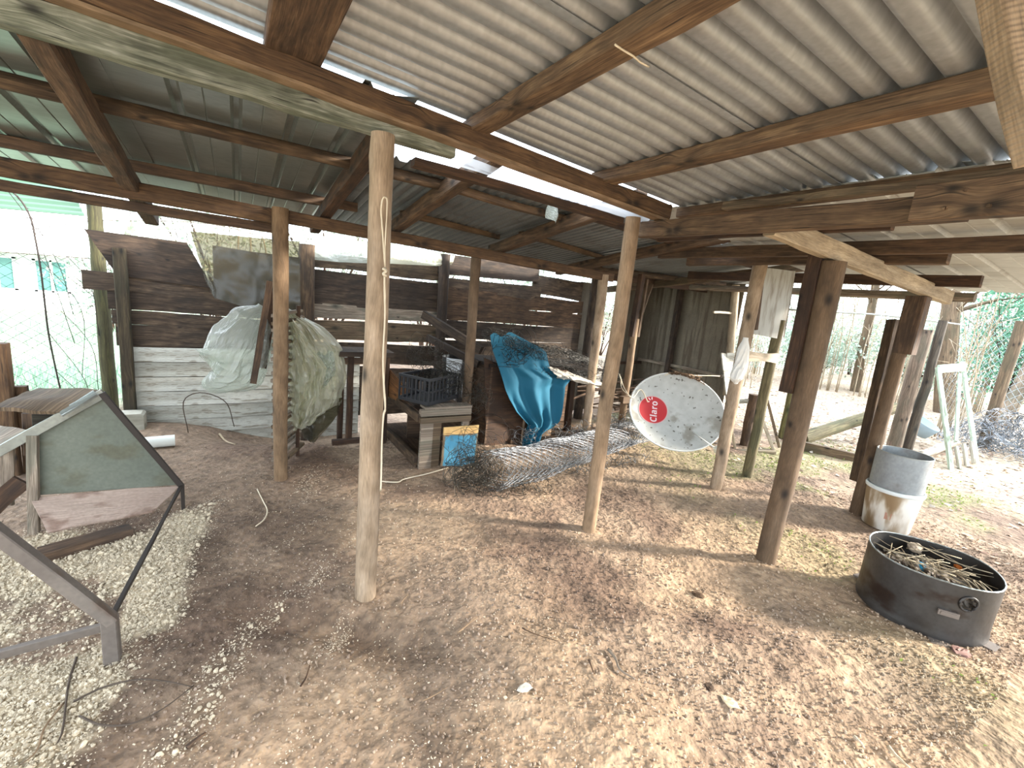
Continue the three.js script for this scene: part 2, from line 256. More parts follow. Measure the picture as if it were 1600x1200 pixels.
{
  const xs = [], zs = []; for (let x = -0.9 - 0; x <= 5.2; x += 0.03) xs.push(x); for (let x = 5.3; x < 9; x += 0.1) xs.push(x); for (let x = 9; x <= 70; x *= 1.12) xs.push(x);
  for (let x = -0.93; x > -4; x -= 0.07) xs.unshift(x); for (let x = -4; x > -70; x *= 1.15) xs.unshift(x);
  for (let z = 0; z > -4.6; z -= 0.03) zs.push(z); for (let z = -4.6; z > -9; z -= 0.1) zs.push(z); for (let z = -9; z > -80; z *= 1.12) zs.push(z); for (let z = 0.08; z < 3; z += 0.08) zs.unshift(z); for (let z = 3; z < 40; z *= 1.2) zs.unshift(z);
  const pos = [], uv = [], col = [], idx = [], nx = xs.length;
  for (const z of zs) for (const x of xs) {
    const near = x > -1 && x < 5.3 && z < 0.1 && z > -5;
    pos.push(x, gh(x, z) + (near ? (fb(x * 13, z * 13, 331, 3) - 0.5) * 0.011 : 0), z); uv.push(x, z);
    const c = gcol(x, z);
    const k = 0.85 + 0.3 * fb(x * 9, z * 9, 371, 2); col.push(c[0] * k, c[1] * k, c[2] * k);
  }
  for (let j = 0; j + 1 < zs.length; j++) for (let i = 0; i + 1 < nx; i++) { const a = j * nx + i; idx.push(a, a + 1, a + nx, a + 1, a + nx + 1, a + nx); }
  const g = new THREE.BufferGeometry(); g.setAttribute('position', new THREE.Float32BufferAttribute(pos, 3)); g.setAttribute('uv', new THREE.Float32BufferAttribute(uv, 2)); g.setAttribute('color', new THREE.Float32BufferAttribute(col, 3)); g.setIndex(idx); g.computeVertexNormals();
  const grain = (u, v) => fb(u * 48, v * 48, 401, 4, 48, 48), clod = (u, v) => fb(u * 20, v * 20, 405, 4, 20, 20);
  const m = std({ color: 0xffffff, vertexColors: true, roughness: 0.97,
    map: tex(1024, 1024, (u, v) => { const n = grain(u, v), k = 0.72 + 0.5 * n + 0.12 * (clod(u, v) - 0.5), fl = ss(0.7, 0.78, fb(u * 130, v * 130, 409, 2, 130, 130)); return mix3([235 * k, 228 * k, 218 * k], [250, 240, 220], fl * 0.7); }, true, 1 / 1.3, 1 / 1.3),
    bumpMap: tex(1024, 1024, (u, v) => 255 * (0.5 * grain(u, v) + 0.7 * clod(u, v) - 0.1), false, 1 / 1.3, 1 / 1.3), bumpScale: 0.02 });
  const f = new THREE.Mesh(g, m); f.name = 'floor'; f.receiveShadow = f.castShadow = true; f.userData = { kind: 'structure', label: 'trodden brown earth floor with low mounds and wood shavings' }; scene.add(f);
}

// ---------------------------------------------------------------- roofs
// front roof: zinc corrugated sheets whose waves run along x, falling 3.8 degrees towards +x
const frontY = (x) => 2.4 - 0.067 * x;
const backY = (z) => 2.285 + 0.1 * (z + 2.06);
function corrugated(x0, x1, z0, z1, yAt, o = {}) { // waves run along x (or z when o.alongZ), thin sheet with two faces
  const pitch = o.pitch ?? 0.098, amp = o.amp ?? 0.026, th = 0.0025, s = o.seed ?? seedN++, L = o.alongZ ? z1 - z0 : x1 - x0, W = o.alongZ ? x1 - x0 : z1 - z0, nw = Math.max(4, Math.round(W / pitch * 12)), nl = Math.max(2, Math.round(L / 0.12));
  return shell(nw, nl, (u, v) => {
    const across = (o.alongZ ? x0 : z0) + u * W, along = (o.alongZ ? z0 : x0) + v * L, x = o.alongZ ? across : along, z = o.alongZ ? along : across;
    const dent = (fb(x * 1.3 + s, z * 1.3, s, 1) - 0.5) * (o.dent ?? 0.005);
    const ph = across / pitch + 0.04 * (fb(across * 2, along * 0.5, s + 2, 1) - 0.5), q = ph - Math.floor(ph) - 0.5; // broad low waves, narrow upper grooves
    return [x, yAt(x, z) + amp * (2 * Math.exp(-((q / 0.155) ** 2)) - 1 + 0.35 * (1 - Math.cos(q * 6.2832)) * 0) + dent + (o.lift ?? 0), z];
  }, th, { us: W, vs: L, crease: 1.2 });
}
function ribbed(x0, x1, z0, z1, yAt, o = {}) { // flat pan sheet with raised box ribs along z (or x)
  const pitch = o.pitch ?? 0.22, rh = o.rh ?? 0.022, th = 0.002, alongX = o.alongX, W = alongX ? Math.abs(z1 - z0) : x1 - x0, L = alongX ? x1 - x0 : Math.abs(z1 - z0), cuts = [0];
  for (let p = o.first ?? pitch / 2; p < W - 0.03; p += pitch) cuts.push(p - 0.024, p - 0.011, p + 0.011, p + 0.024, p + pitch * 0.45, p + pitch * 0.45 + 0.004, p + pitch * 0.45 + 0.008);
  cuts.push(W); const cs = cuts.filter((c, i) => c >= 0 && c <= W).sort((a, b) => a - b), first = o.first ?? pitch / 2;
  const hgt = (c) => { const q = ((c - first) / pitch - Math.round((c - first) / pitch)) * pitch, a = Math.abs(q); if (a < 0.018) return rh; const f = (((c - first) / pitch) % 1 + 1) % 1; return Math.abs(f * pitch - pitch * 0.45 - 0.004) < 0.003 ? 0.004 : 0; };
  const nl = Math.max(2, Math.round(L / 0.3)), s = o.seed ?? seedN++;
  return shell(cs.length - 1, nl, (u, v) => { const c = cs[Math.round(u * (cs.length - 1))], x = alongX ? x0 + v * L : x0 + c, z = alongX ? z0 + c * Math.sign(z1 - z0) : z0 + v * (z1 - z0); return [x, yAt(x, z) + hgt(c) + (fb(x * 1.5 + s, z * 1.5, s, 2) - 0.5) * 0.008 + (o.lift ?? 0), z]; }, th, { us: W, vs: L, crease: 0.35 });
}
{
  const r = S('roof_front', 'low roof of zinc corrugated sheets over brown purlins');
  const laps = [-2.1, -1.2, -0.42, 0.36, 1.14, 1.92];
  for (let i = 0; i + 1 < laps.length; i++) P(r, 'corrugated_sheet', corrugated(-1.5, 2.56, laps[i] - (i ? 0.05 : 0), laps[i + 1] + 0.04, frontY, { seed: 20 + i, lift: i % 2 ? 0.006 : 0 }), i % 2 ? MT.zinc2 : MT.zinc);
  const e = S('roof_right', 'pale ribbed sheets over the open right side');
  for (const [z0, z1, x1] of [[1.9, 0.55, 5.75], [0.62, -0.75, 5.75], [-0.68, -1.62, 5.72], [-1.55, -2.4, 5.3]]) P(e, 'roof_sheet', ribbed(2.44, x1, z0, z1, frontY, { alongX: true, pitch: 0.25, rh: 0.02, lift: -0.022 }), MT.paleSheet);
  const b = S('roof_back', 'dark grey ribbed and corrugated sheets sloping to the back');
  for (const [x0, x1, f] of [[-3.3, -2.2, 0.1], [-2.24, -1.3, 0.1], [-1.34, -0.42, 0.06]]) P(b, 'roof_sheet', ribbed(x0, x1, -2.0, -4.65, (x, z) => backY(z), { first: f }), MT.slate);
  P(b, 'roof_sheet', ribbed(-0.46, 0.66, -2.0, -4.7, (x, z) => backY(z), { first: 0.25, lift: 0.003 }), MT.slate);
  for (const [x0, x1, z1, k] of [[0.62, 1.42, -4.9, 0], [1.38, 2.2, -5.05, 1], [2.16, 3.0, -5.1, 0], [2.96, 3.46, -5.15, 1], [3.42, 3.9, -5.15, 0]]) P(b, 'corrugated_sheet', corrugated(x0, x1, z1, x0 < 2.1 ? -2.64 : x0 > 3.3 ? -2.75 : -2.3, (x, z) => backY(z), { alongZ: true, pitch: 0.08, amp: 0.011, lift: k * 0.004 }), MT.slate2);
  for (const [x0, x1, z0, z1] of [[3.86, 4.8, -2.36, -5.95], [4.76, 5.7, -2.36, -5.95], [5.66, 6.7, -2.6, -6.0]]) P(b, 'corrugated_sheet', corrugated(x0, x1, z1, z0, (x, z) => Math.max(backY(z), 2.0), { alongZ: true, pitch: 0.16, amp: 0.006 }), MT.slate2);
}
// the rafters and purlins under them
const beamThing = (name, label, g, m, group) => one(name, label, 'beam', g, m, group);
const fy = (x) => frontY(x) - 0.022;
for (const [x, w, h, lab, z1] of [[0.19, 0.19, 0.05, 'broad dark brown plank purlin at the top left of the corrugated roof', 1.9], [0.945, 0.092, 0.058, 'brown purlin carrying a short white thread, middle of the corrugated roof', 1.9], [1.735, 0.095, 0.062, 'brown purlin under the corrugated roof ending at the rough-sawn board', 1.9]])
  beamThing('purlin', lab, beam([x, fy(x) - h / 2 - 0.004, -2.09], [x + 0.03, fy(x) - h / 2 - 0.006, z1], w, h, { seed: 41 + x * 10, rough: 0.0025 }), x < 0.5 ? MT.dark : MT.brown);
beamThing('purlin', 'thin brown purlin along the right edge of the corrugated sheets', beam([2.42, fy(2.45) - 0.045, -2.07], [2.47, fy(2.45) - 0.03, 1.9], 0.06, 0.06, { seed: 52, rough: 0.004 }), MT.brown2);
beamThing('purlin', 'splintered batten wedged above the long brown beam by the second post', beam([2.35, 2.155, -1.7], [2.3, 2.13, -0.2], 0.05, 0.035, { seed: 53, rough: 0.006 }), MT.old2);
{ const t = T('beam', 'long brown front beam with a worn pale lower edge, resting on the grey mossy beam', 'beam'); P(t, 'timber', beam([-2.2, 2.437, -2.03], [2.26, 2.137, -2.03], 0.075, 0.08, { seed: 61, rough: 0.004, bow: 0.002 }), MT.brown3); P(t, 'edge', beam([-2.2, 2.389, -2.028], [2.26, 2.089, -2.028], 0.068, 0.012, { seed: 60, rough: 0.005, bow: 0.002 }), MT.pole2, 'pale worn lower edge'); settle(t); }
beamThing('beam', 'grey-green weathered mossy beam on top of the front post', beam([-2.4, 2.262, -2.085], [0.86, 2.192, -2.085], 0.06, 0.098, { seed: 62, rough: 0.005, bow: 0.002 }), MT.mossy);
beamThing('beam', 'brown edge batten of the back roof below the white plastic strip', beam([0.7, 2.105, -2.17], [2.02, 2.06, -2.17], 0.06, 0.036, { seed: 63, rough: 0.004 }), MT.dark2);
beamThing('beam', 'long brown beam running from the second post towards the right front', beam([2.2, 2.035, -2.16], [2.2, 2.012, -0.62], 0.05, 0.098, { seed: 64 }), MT.brown2);
beamThing('beam', 'thicker brown beam overlapping the end of the long beam, with bolt holes', [beam([2.145, 2.025, -0.76], [2.145, 2.0, 1.6], 0.055, 0.125, { seed: 65 }), ...[[-0.62, 0.03], [-0.55, -0.03], [-0.66, -0.025]].map(([z, dy]) => pole([2.112, 2.02 + dy, z], [2.118, 2.02 + dy, z], 0.007, 0.007, { n: 8, knots: 0 }))], MT.brown);
// back roof timbers
for (const [x, w, z1, lab, m, dz] of [[-0.52, 0.085, -4.45, 'dark rafter with a cut tail, leftmost under the back roof', 'dark', 0], [0.575, 0.075, -4.2, 'rough rafter behind the front post, under the ribbed back roof', 'dark2', 0], [1.11, 0.08, -4.0, 'dark rafter just right of the front post, under the back roof', 'dark', 0], [2.14, 0.085, -4.0, 'dark rafter ending beside the hanging scrap of plastic', 'dark', 0], [3.4, 0.085, -4.6, 'dark rafter over the mid beam right of the second post', 'dark', 0], [5.2, 0.08, -5.9, 'rafter under the corner roof near the grey sheet wall', 'old2', 0]])
  beamThing('rafter', lab, beam([x, backY(-2.13) - 0.057, -2.13], [x - 0.02, backY(z1) - (x < 0 ? 0.2 : 0.133), z1], w, 0.09, { seed: 70 + x * 7 }), MT[m]);
beamThing('purlin', 'mossy log purlin with peeling bark, upper one under the left of the back roof', pole([-3.2, backY(-2.66) - 0.045, -2.64], [1.12, backY(-2.78) - 0.042, -2.78], 0.036, 0.032, { seed: 81, bend: 0.012, knots: 14 }), MT.poleDark);
beamThing('purlin', 'straight dark purlin, lower one under the left of the back roof', beam([-3.2, backY(-3.62) - 0.04, -3.61], [0.78, backY(-3.7) - 0.04, -3.7], 0.055, 0.062, { seed: 82 }), MT.dark);
beamThing('purlin', 'tan batten under the dark corrugated sheets right of the front post', beam([1.1, backY(-2.8) - 0.035, -2.8], [2.16, backY(-2.92) - 0.035, -2.92], 0.05, 0.045, { seed: 83 }), MT.brown2);
beamThing('purlin', 'tan batten near the mid beam right of the front post', beam([1.1, backY(-3.66) - 0.035, -3.62], [2.12, backY(-3.78) - 0.035, -3.9], 0.05, 0.045, { seed: 84 }), MT.brown2);
beamThing('purlin', 'tan batten with a hooked wire, left of the second post', beam([2.18, backY(-3.6) - 0.035, -3.6], [3.5, backY(-3.95) - 0.035, -3.95], 0.05, 0.045, { seed: 85 }), MT.brown2);
beamThing('purlin', 'batten behind the second post, above the grey sheet wall', beam([2.18, backY(-2.75) - 0.035, -2.75], [5.4, backY(-3.2) - 0.03, -3.2], 0.05, 0.05, { seed: 86 }), MT.dark2);
beamThing('purlin', 'pale round pole purlin of the corner roof, leading to the white edge post', pole([3.9, 2.0, -4.7], [5.95, 2.0, -4.08], 0.04, 0.036, { seed: 87, knots: 6 }), MT.poleDark);
beamThing('purlin', 'weathered plank across the top of the corner by the grey sheets', beam([4.1, 1.925, -4.6], [6.5, 1.955, -4.75], 0.04, 0.11, { seed: 88 }), MT.dark2);
beamThing('beam', 'brown mid beam in two joined lengths across the middle posts', [beam([-3.2, 1.995, -3.61], [0.3, 1.918, -3.64], 0.06, 0.1, { seed: 89 }), beam([0.26, 1.93, -3.64], [3.42, 1.84, -3.68], 0.055, 0.088, { seed: 90 })], MT.brown3);
beamThing('beam', 'lower dark rail just behind the mid beam on the left', beam([-3.2, 1.91, -3.72], [0.3, 1.845, -3.73], 0.05, 0.06, { seed: 91 }), MT.dark);
// right side timbers
beamThing('beam', 'pale dusty beam sloping to the right over two posts, with a bright sawn end', beam([2.28, 2.02, -1.37], [5.06, 1.885, -1.4], 0.06, 0.105, { seed: 92 }), MT.pale2);
const rt = (x0, z0, x1, z1, y0, y1, w, h, lab, m) => beamThing('rail', lab, beam([x0, y0, z0], [x1, y1, z1], w, h, {}), m);
rt(2.75, -2.5, 2.78, -1.05, 2.085, 2.08, 0.05, 0.06, 'short dark rail under the long brown beam, above the pale sloping beam', MT.dark2);
rt(3.45, -3.1, 3.5, 1.6, 2.075, 2.07, 0.06, 0.085, 'black purlin under the pale roof sheets, nearest the long beam', MT.dark);
rt(3.62, -2.9, 3.62, -1.05, 2.02, 2.02, 0.06, 0.07, 'short dark rail hanging below the black purlin of the right roof', MT.dark);
rt(4.55, -3.6, 4.6, -1.12, 1.985, 1.98, 0.06, 0.085, 'dark rail with a square end under the pale roof sheets, above the right posts', MT.dark2);
rt(5.62, -0.85, 5.62, 1.6, 2.0, 2.0, 0.05, 0.05, 'reddish purlin along the right eave of the roof', MT.brown3);
beamThing('pole', 'round grey pole along the eave behind the right posts', pole([5.25, 1.895, -4.1], [5.22, 1.905, -1.28], 0.036, 0.04, { seed: 97 }), MT.old);
// the rough-sawn board close to the camera at the top right
one('board', 'pale rough-sawn board with saw marks, hanging at the top right near the roof', 'board', beam([1.148, 2.169, -0.363], [1.204, 1.871, -0.26], 0.075, 0.04, { seed: 98, rough: 0.003, up: [-0.5, 0.2, 0.85] }), wood('pale', 0xd6c6b6, { bumpMap: tex(256, 64, (u, v) => 140 + 90 * Math.sin(u * 2 * Math.PI * 40 + 2 * vn(u * 8, v * 4, 5)) * (0.4 + 0.6 * vn(u * 20, v * 8, 8)), false, 1 / 0.4, 1 / 0.1), bumpScale: 0.004 }));

// ---------------------------------------------------------------- posts
const post = (name, label, pts, r0, r1, m, o = {}) => one(name, label, 'post', pole(pts[0], pts[1], r0, r1, o), m, o.group);
post('post', 'tall round tan post in front, with a knotted twine hanging on it', [[0.52, -0.12, -2.009], [0.52, 2.14, -2.009]], 0.051, 0.047, MT.pole, { seed: 201, n: 24, bend: 0.005 });
post('post', 'slightly leaning tan post left of the satellite dish, under the end of the white strip', [[2.068, -0.12, -2.111], [2.068, 2.085, -2.111]], 0.047, 0.046, MT.pole2, { seed: 202, n: 20 });
post('post', 'brown barked post standing by the stack of slats and clear plastic', [[0.259, -0.12, -3.598], [0.259, 1.977, -3.598]], 0.047, 0.052, MT.pole4, { seed: 203, n: 18, knots: 16 });
{ const t = T('post', 'stout leaning post on the right with a plank nailed to its upper half', 'post'); const q = [[2.941, -0.12, -1.352], [2.941, 1.911, -1.352]];
  P(t, 'pole', pole(q[0], [q[1][0], q[1][1] + 0.01, q[1][2]], 0.058, 0.064, { seed: 204, n: 22, bend: 0.012 }), MT.pole3);
  P(t, 'plank', beam([q[1][0] - 0.045, 1.13, q[1][2] - 0.078], [q[1][0] - 0.045, 1.97, q[1][2] - 0.08], 0.04, 0.08, { up: [0, 0, 1] }), MT.dark2, 'dark plank nailed to the upper half'); settle(t); }
{ const t = T('post', 'right post with a dark sleeve board on top, beside the white bucket', 'post'); const q = [[4.547, -0.12, -1.466], [4.547, 1.851, -1.466]], x = q[0][0], z = q[0][2], y = q[1][1];
  P(t, 'pole', pole(q[0], [x, y, z], 0.05, 0.052, { seed: 205 }), MT.pole3);
  P(t, 'plank', beam([4.709, 0.225, -1.583], [4.873, 1.667, -1.67], 0.05, 0.09, { up: [0.4, 0, -0.8] }), MT.poleDark);
  P(t, 'sleeve', beam([x + 0.01, 1.4, z + 0.03], [x + 0.01, y, z + 0.03], 0.13, 0.13, { up: [0, 0, 1] }), MT.dark);
  P(t, 'batten', beam([x + 0.1, 1.5, z + 0.02], [x + 0.1, y - 0.02, z + 0.02], 0.025, 0.05, { up: [0, 0, 1] }), MT.dark2); settle(t); }
post('post', 'tan leaning post carrying the hanging pale panel, right of the dish', [[3.703, -0.12, -2.252], [3.703, 2.061, -2.252]], 0.052, 0.056, MT.pole, { seed: 206 });
post('post', 'greenish pole behind the hanging pale panel', [[4.314, -0.12, -2.324], [4.314, 1.571, -2.324]], 0.048, 0.046, MT.poleGreen, { seed: 207 });
post('post', 'thin post with smooth bark behind the black crate, under the mid beam', [[1.84, -0.2, -3.7], [1.8, 1.86, -3.68]], 0.042, 0.045, MT.pole3, { seed: 208, knots: 9 });
post('post', 'pale slim post behind the heap of netting, left of the leaning post', [[3.37, -0.2, -3.7], [3.3, 1.86, -3.68]], 0.046, 0.052, MT.pole, { seed: 209 });
{ const t = T('post', 'slim post with a split upper half, standing left behind the satellite dish', 'post'); const x = 4.17, z = -3.95;
  P(t, 'pole', pole([x, -0.2, z], [x - 0.02, 1.42, z], 0.045, 0.042, { seed: 210 }), MT.pole2); P(t, 'plank', beam([x - 0.05, 1.2, z], [x - 0.03, 1.95, z], 0.06, 0.07, { up: [0, 0, 1] }), MT.dark2); P(t, 'batten', beam([x + 0.06, 1.2, z], [x + 0.07, 1.9, z], 0.03, 0.03, { up: [0, 0, 1] }), MT.pole3);
  P(t, 'brace', beam([x + 0.08, 1.5, z - 0.02], [x + 0.48, 1.86, z - 0.3], 0.05, 0.05, {}), MT.pole3); P(t, 'block', box(x, 0.42, z + 0.06, 0.26, 0.08, 0.08), MT.pole3); settle(t); }
// posts of the back wall
one('post', 'square greenish corner post at the left end of the plank wall', 'post', beam([-0.885, -0.05, -5.33], [-0.885, 1.62, -5.33], 0.09, 0.08, { up: [0, 0, 1], seed: 211 }), wood('old', 0x807a64));
post('post', 'thick brown post of the plank wall behind the clear plastic', [[0.64, -0.3, -5.3], [0.63, 1.86, -5.3]], 0.07, 0.078, MT.poleDark, { seed: 212 });
post('post', 'dark post of the plank wall above the leaning timbers', [[2.2, -0.3, -5.3], [2.17, 1.96, -5.3]], 0.06, 0.065, MT.plank4, { seed: 213 });
post('post', 'dark post at the right end of the plank wall', [[4.6, -0.3, -5.3], [4.62, 1.98, -5.3]], 0.07, 0.07, MT.plank2, { seed: 214 });
one('board', 'short pale board end nailed to the right end post of the plank wall', 'board', beam([4.72, 1.32, -5.2], [4.7, 1.72, -5.2], 0.06, 0.04, { up: [0, 0, 1] }), MT.pole3);
one('block', 'rough concrete footing block at the foot of the left corner post', 'block', box(-0.86, 0.05, -5.2, 0.2, 0.2, 0.16, { c: 0.02 }), std({ map: metalTex(28, hx(0x9a978a), hx(0xb4b0a2), hx(0x6d6a5c), 0.6), roughness: 0.95 }));

// ---------------------------------------------------------------- back wall of planks
{
  const w = S('wall_back', 'back wall of dark weathered planks above white weatherboards'); const z = -5.4, mats = [MT.plank, MT.plank2, MT.plank4, MT.plank, MT.plank3];
  const B = (x0, x1, b0, t0, b1, t1, k, o = {}) => P(w, 'plank', board(x0, x1, b0, t0, b1, t1, z + (o.dz ?? 0), 0.024, o), o.m ?? mats[k % 5]);
  // left bay
  B(-1.02, -0.3, 1.38, 1.75, 1.33, 1.735, 2, { wave: 0.004, slant: -0.2, m: MT.plank4, dz: 0.01 }); B(-1.16, 0.7, 1.24, 1.4, 1.22, 1.39, 0, { wave: 0.01 }); B(-1.0, 0.72, 1.08, 1.25, 1.05, 1.23, 1); B(-0.98, 0.72, 0.94, 1.07, 0.925, 1.035, 3); B(-0.96, 0.72, 0.74, 0.945, 0.725, 0.925, 0);
  B(-0.2, 0.7, 1.36, 1.74, 1.36, 1.72, 3, { dz: -0.04 });
  // middle bay
  B(0.56, 2.2, 1.63, 1.8, 1.64, 1.83, 0, { wave: 0.03 }); B(0.6, 2.22, 1.41, 1.62, 1.4, 1.6, 2, { wave: 0.016 }); B(0.58, 2.2, 1.25, 1.42, 1.24, 1.41, 1); B(0.62, 2.2, 1.1, 1.26, 1.12, 1.25, 4, { m: MT.old }); B(0.62, 2.24, 0.85, 1.075, 0.87, 1.08, 1, { wave: 0.014, m: MT.old2 }); B(0.62, 2.2, 0.62, 0.835, 0.56, 0.815, 0, { wave: 0.016 }); B(1.2, 2.2, 0.3, 0.55, 0.26, 0.5, 2, { wave: 0.03 }); B(1.2, 2.2, -0.05, 0.3, -0.05, 0.28, 0);
  // right bay
  B(2.12, 3.62, 1.72, 1.96, 1.77, 1.99, 2, { wave: 0.014, dz: 0.02 }); B(3.55, 4.45, 1.62, 1.87, 1.56, 1.84, 0); B(2.14, 3.7, 1.58, 1.68, 1.5, 1.71, 3, { wave: 0.01 }); B(2.14, 4.5, 1.34, 1.575, 1.38, 1.56, 4, { wave: 0.022 }); B(2.16, 4.5, 1.17, 1.36, 1.15, 1.37, 4); B(2.16, 4.5, 0.93, 1.16, 0.92, 1.15, 1); B(2.16, 4.5, 0.66, 0.9, 0.62, 0.92, 3); B(2.16, 4.5, 0.33, 0.63, 0.33, 0.61, 0); B(2.16, 4.5, -0.2, 0.31, -0.25, 0.31, 1);
  // white weatherboards, each lapped over the one below
  for (let k = 0; k < 7; k++) { const t = 0.73 - k * 0.145; if (k < 3) P(w, 'backing_board', box(0.18, 0.6 - k * 0.3, z - 0.015, 2.06, 0.29, 0.012), MT.dark); P(w, 'weatherboard', shell(12, 3, (u, v) => [lerp(-0.86, 1.22, u), t - 0.136 * (1 - v) + (fb(u * 6, k, 5, 2) - 0.5) * 0.006, z + 0.015 + 0.02 * (1 - v) + (k === 4 ? 0.006 * Math.sin(u * 9) : 0)], 0.014, { us: 2.1, vs: 0.15, crease: 0.4 }), k % 3 === 1 ? MT.paint2 : MT.paint); }
}
// grey sheet corner: back run with a gap, then the side run
{
  const w = S('wall_corner', 'corner wall of dark upright metal sheets with nail holes');
  const up = (x0, z0, x1, z1, y0, y1, m, o = {}) => { const L = Math.hypot(x1 - x0, z1 - z0), ux = (x1 - x0) / L, uz = (z1 - z0) / L, n = Math.round(L / 0.02); return P(w, 'sheet', shell(n, 6, (u, v) => { const c = u * L, q = (c / 0.2) % 1, h = q < 0.12 ? 0.016 * Math.sin(q / 0.12 * Math.PI) : 0, d = h + (fb(c * 2 + x0, v * 2, 9 + x0, 2) - 0.5) * 0.03; return [x0 + ux * c - uz * d, lerp(y0, y1, v), z0 + uz * c + ux * d]; }, 0.002, { us: L, vs: 2 }), m); };
  up(4.5, -5.5, 4.98, -5.58, -0.2, 1.86, MT.darkSheet); up(5.62, -5.9, 6.5, -6.0, -0.2, 2.0, MT.darkSheet);
  up(6.5, -6.02, 6.5, -5.15, -0.2, 2.02, MT.darkSheet); up(6.48, -5.22, 6.48, -4.1, -0.2, 2.06, MT.darkSheet);
  P(w, 'post', beam([6.4, -0.1, -5.18], [6.4, 2.0, -5.18], 0.1, 0.08, { up: [0, 0, 1] }), MT.plank4); P(w, 'rail', beam([6.42, 0.62, -5.9], [6.42, 0.64, -4.15], 0.03, 0.05), MT.old); P(w, 'rail', beam([5.6, 0.55, -5.8], [6.5, 0.55, -5.9], 0.03, 0.05), MT.dark2);
}
post('post', 'bright peeled post at the near edge of the grey sheet wall', [[6.4, 0.374, -4.006], [6.4, 2.029, -4.203]], 0.06, 0.056, MT.pale2, { seed: 216 });
one('bracket', 'thin pale batten sticking out from the bright peeled post', 'bracket', beam([5.98, 1.6, -4.2], [6.34, 1.61, -4.16], 0.03, 0.03), MT.pale);
one('timber', 'charred dark timber leaning in the gap of the corner wall', 'timber', beam([5.05, 0.1, -5.3], [5.45, 1.55, -5.55], 0.14, 0.05, { up: [0, 0, 1], rough: 0.01 }), MT.dark2);

MT.straw = std({ color: 0xa89b82, roughness: 0.95 });

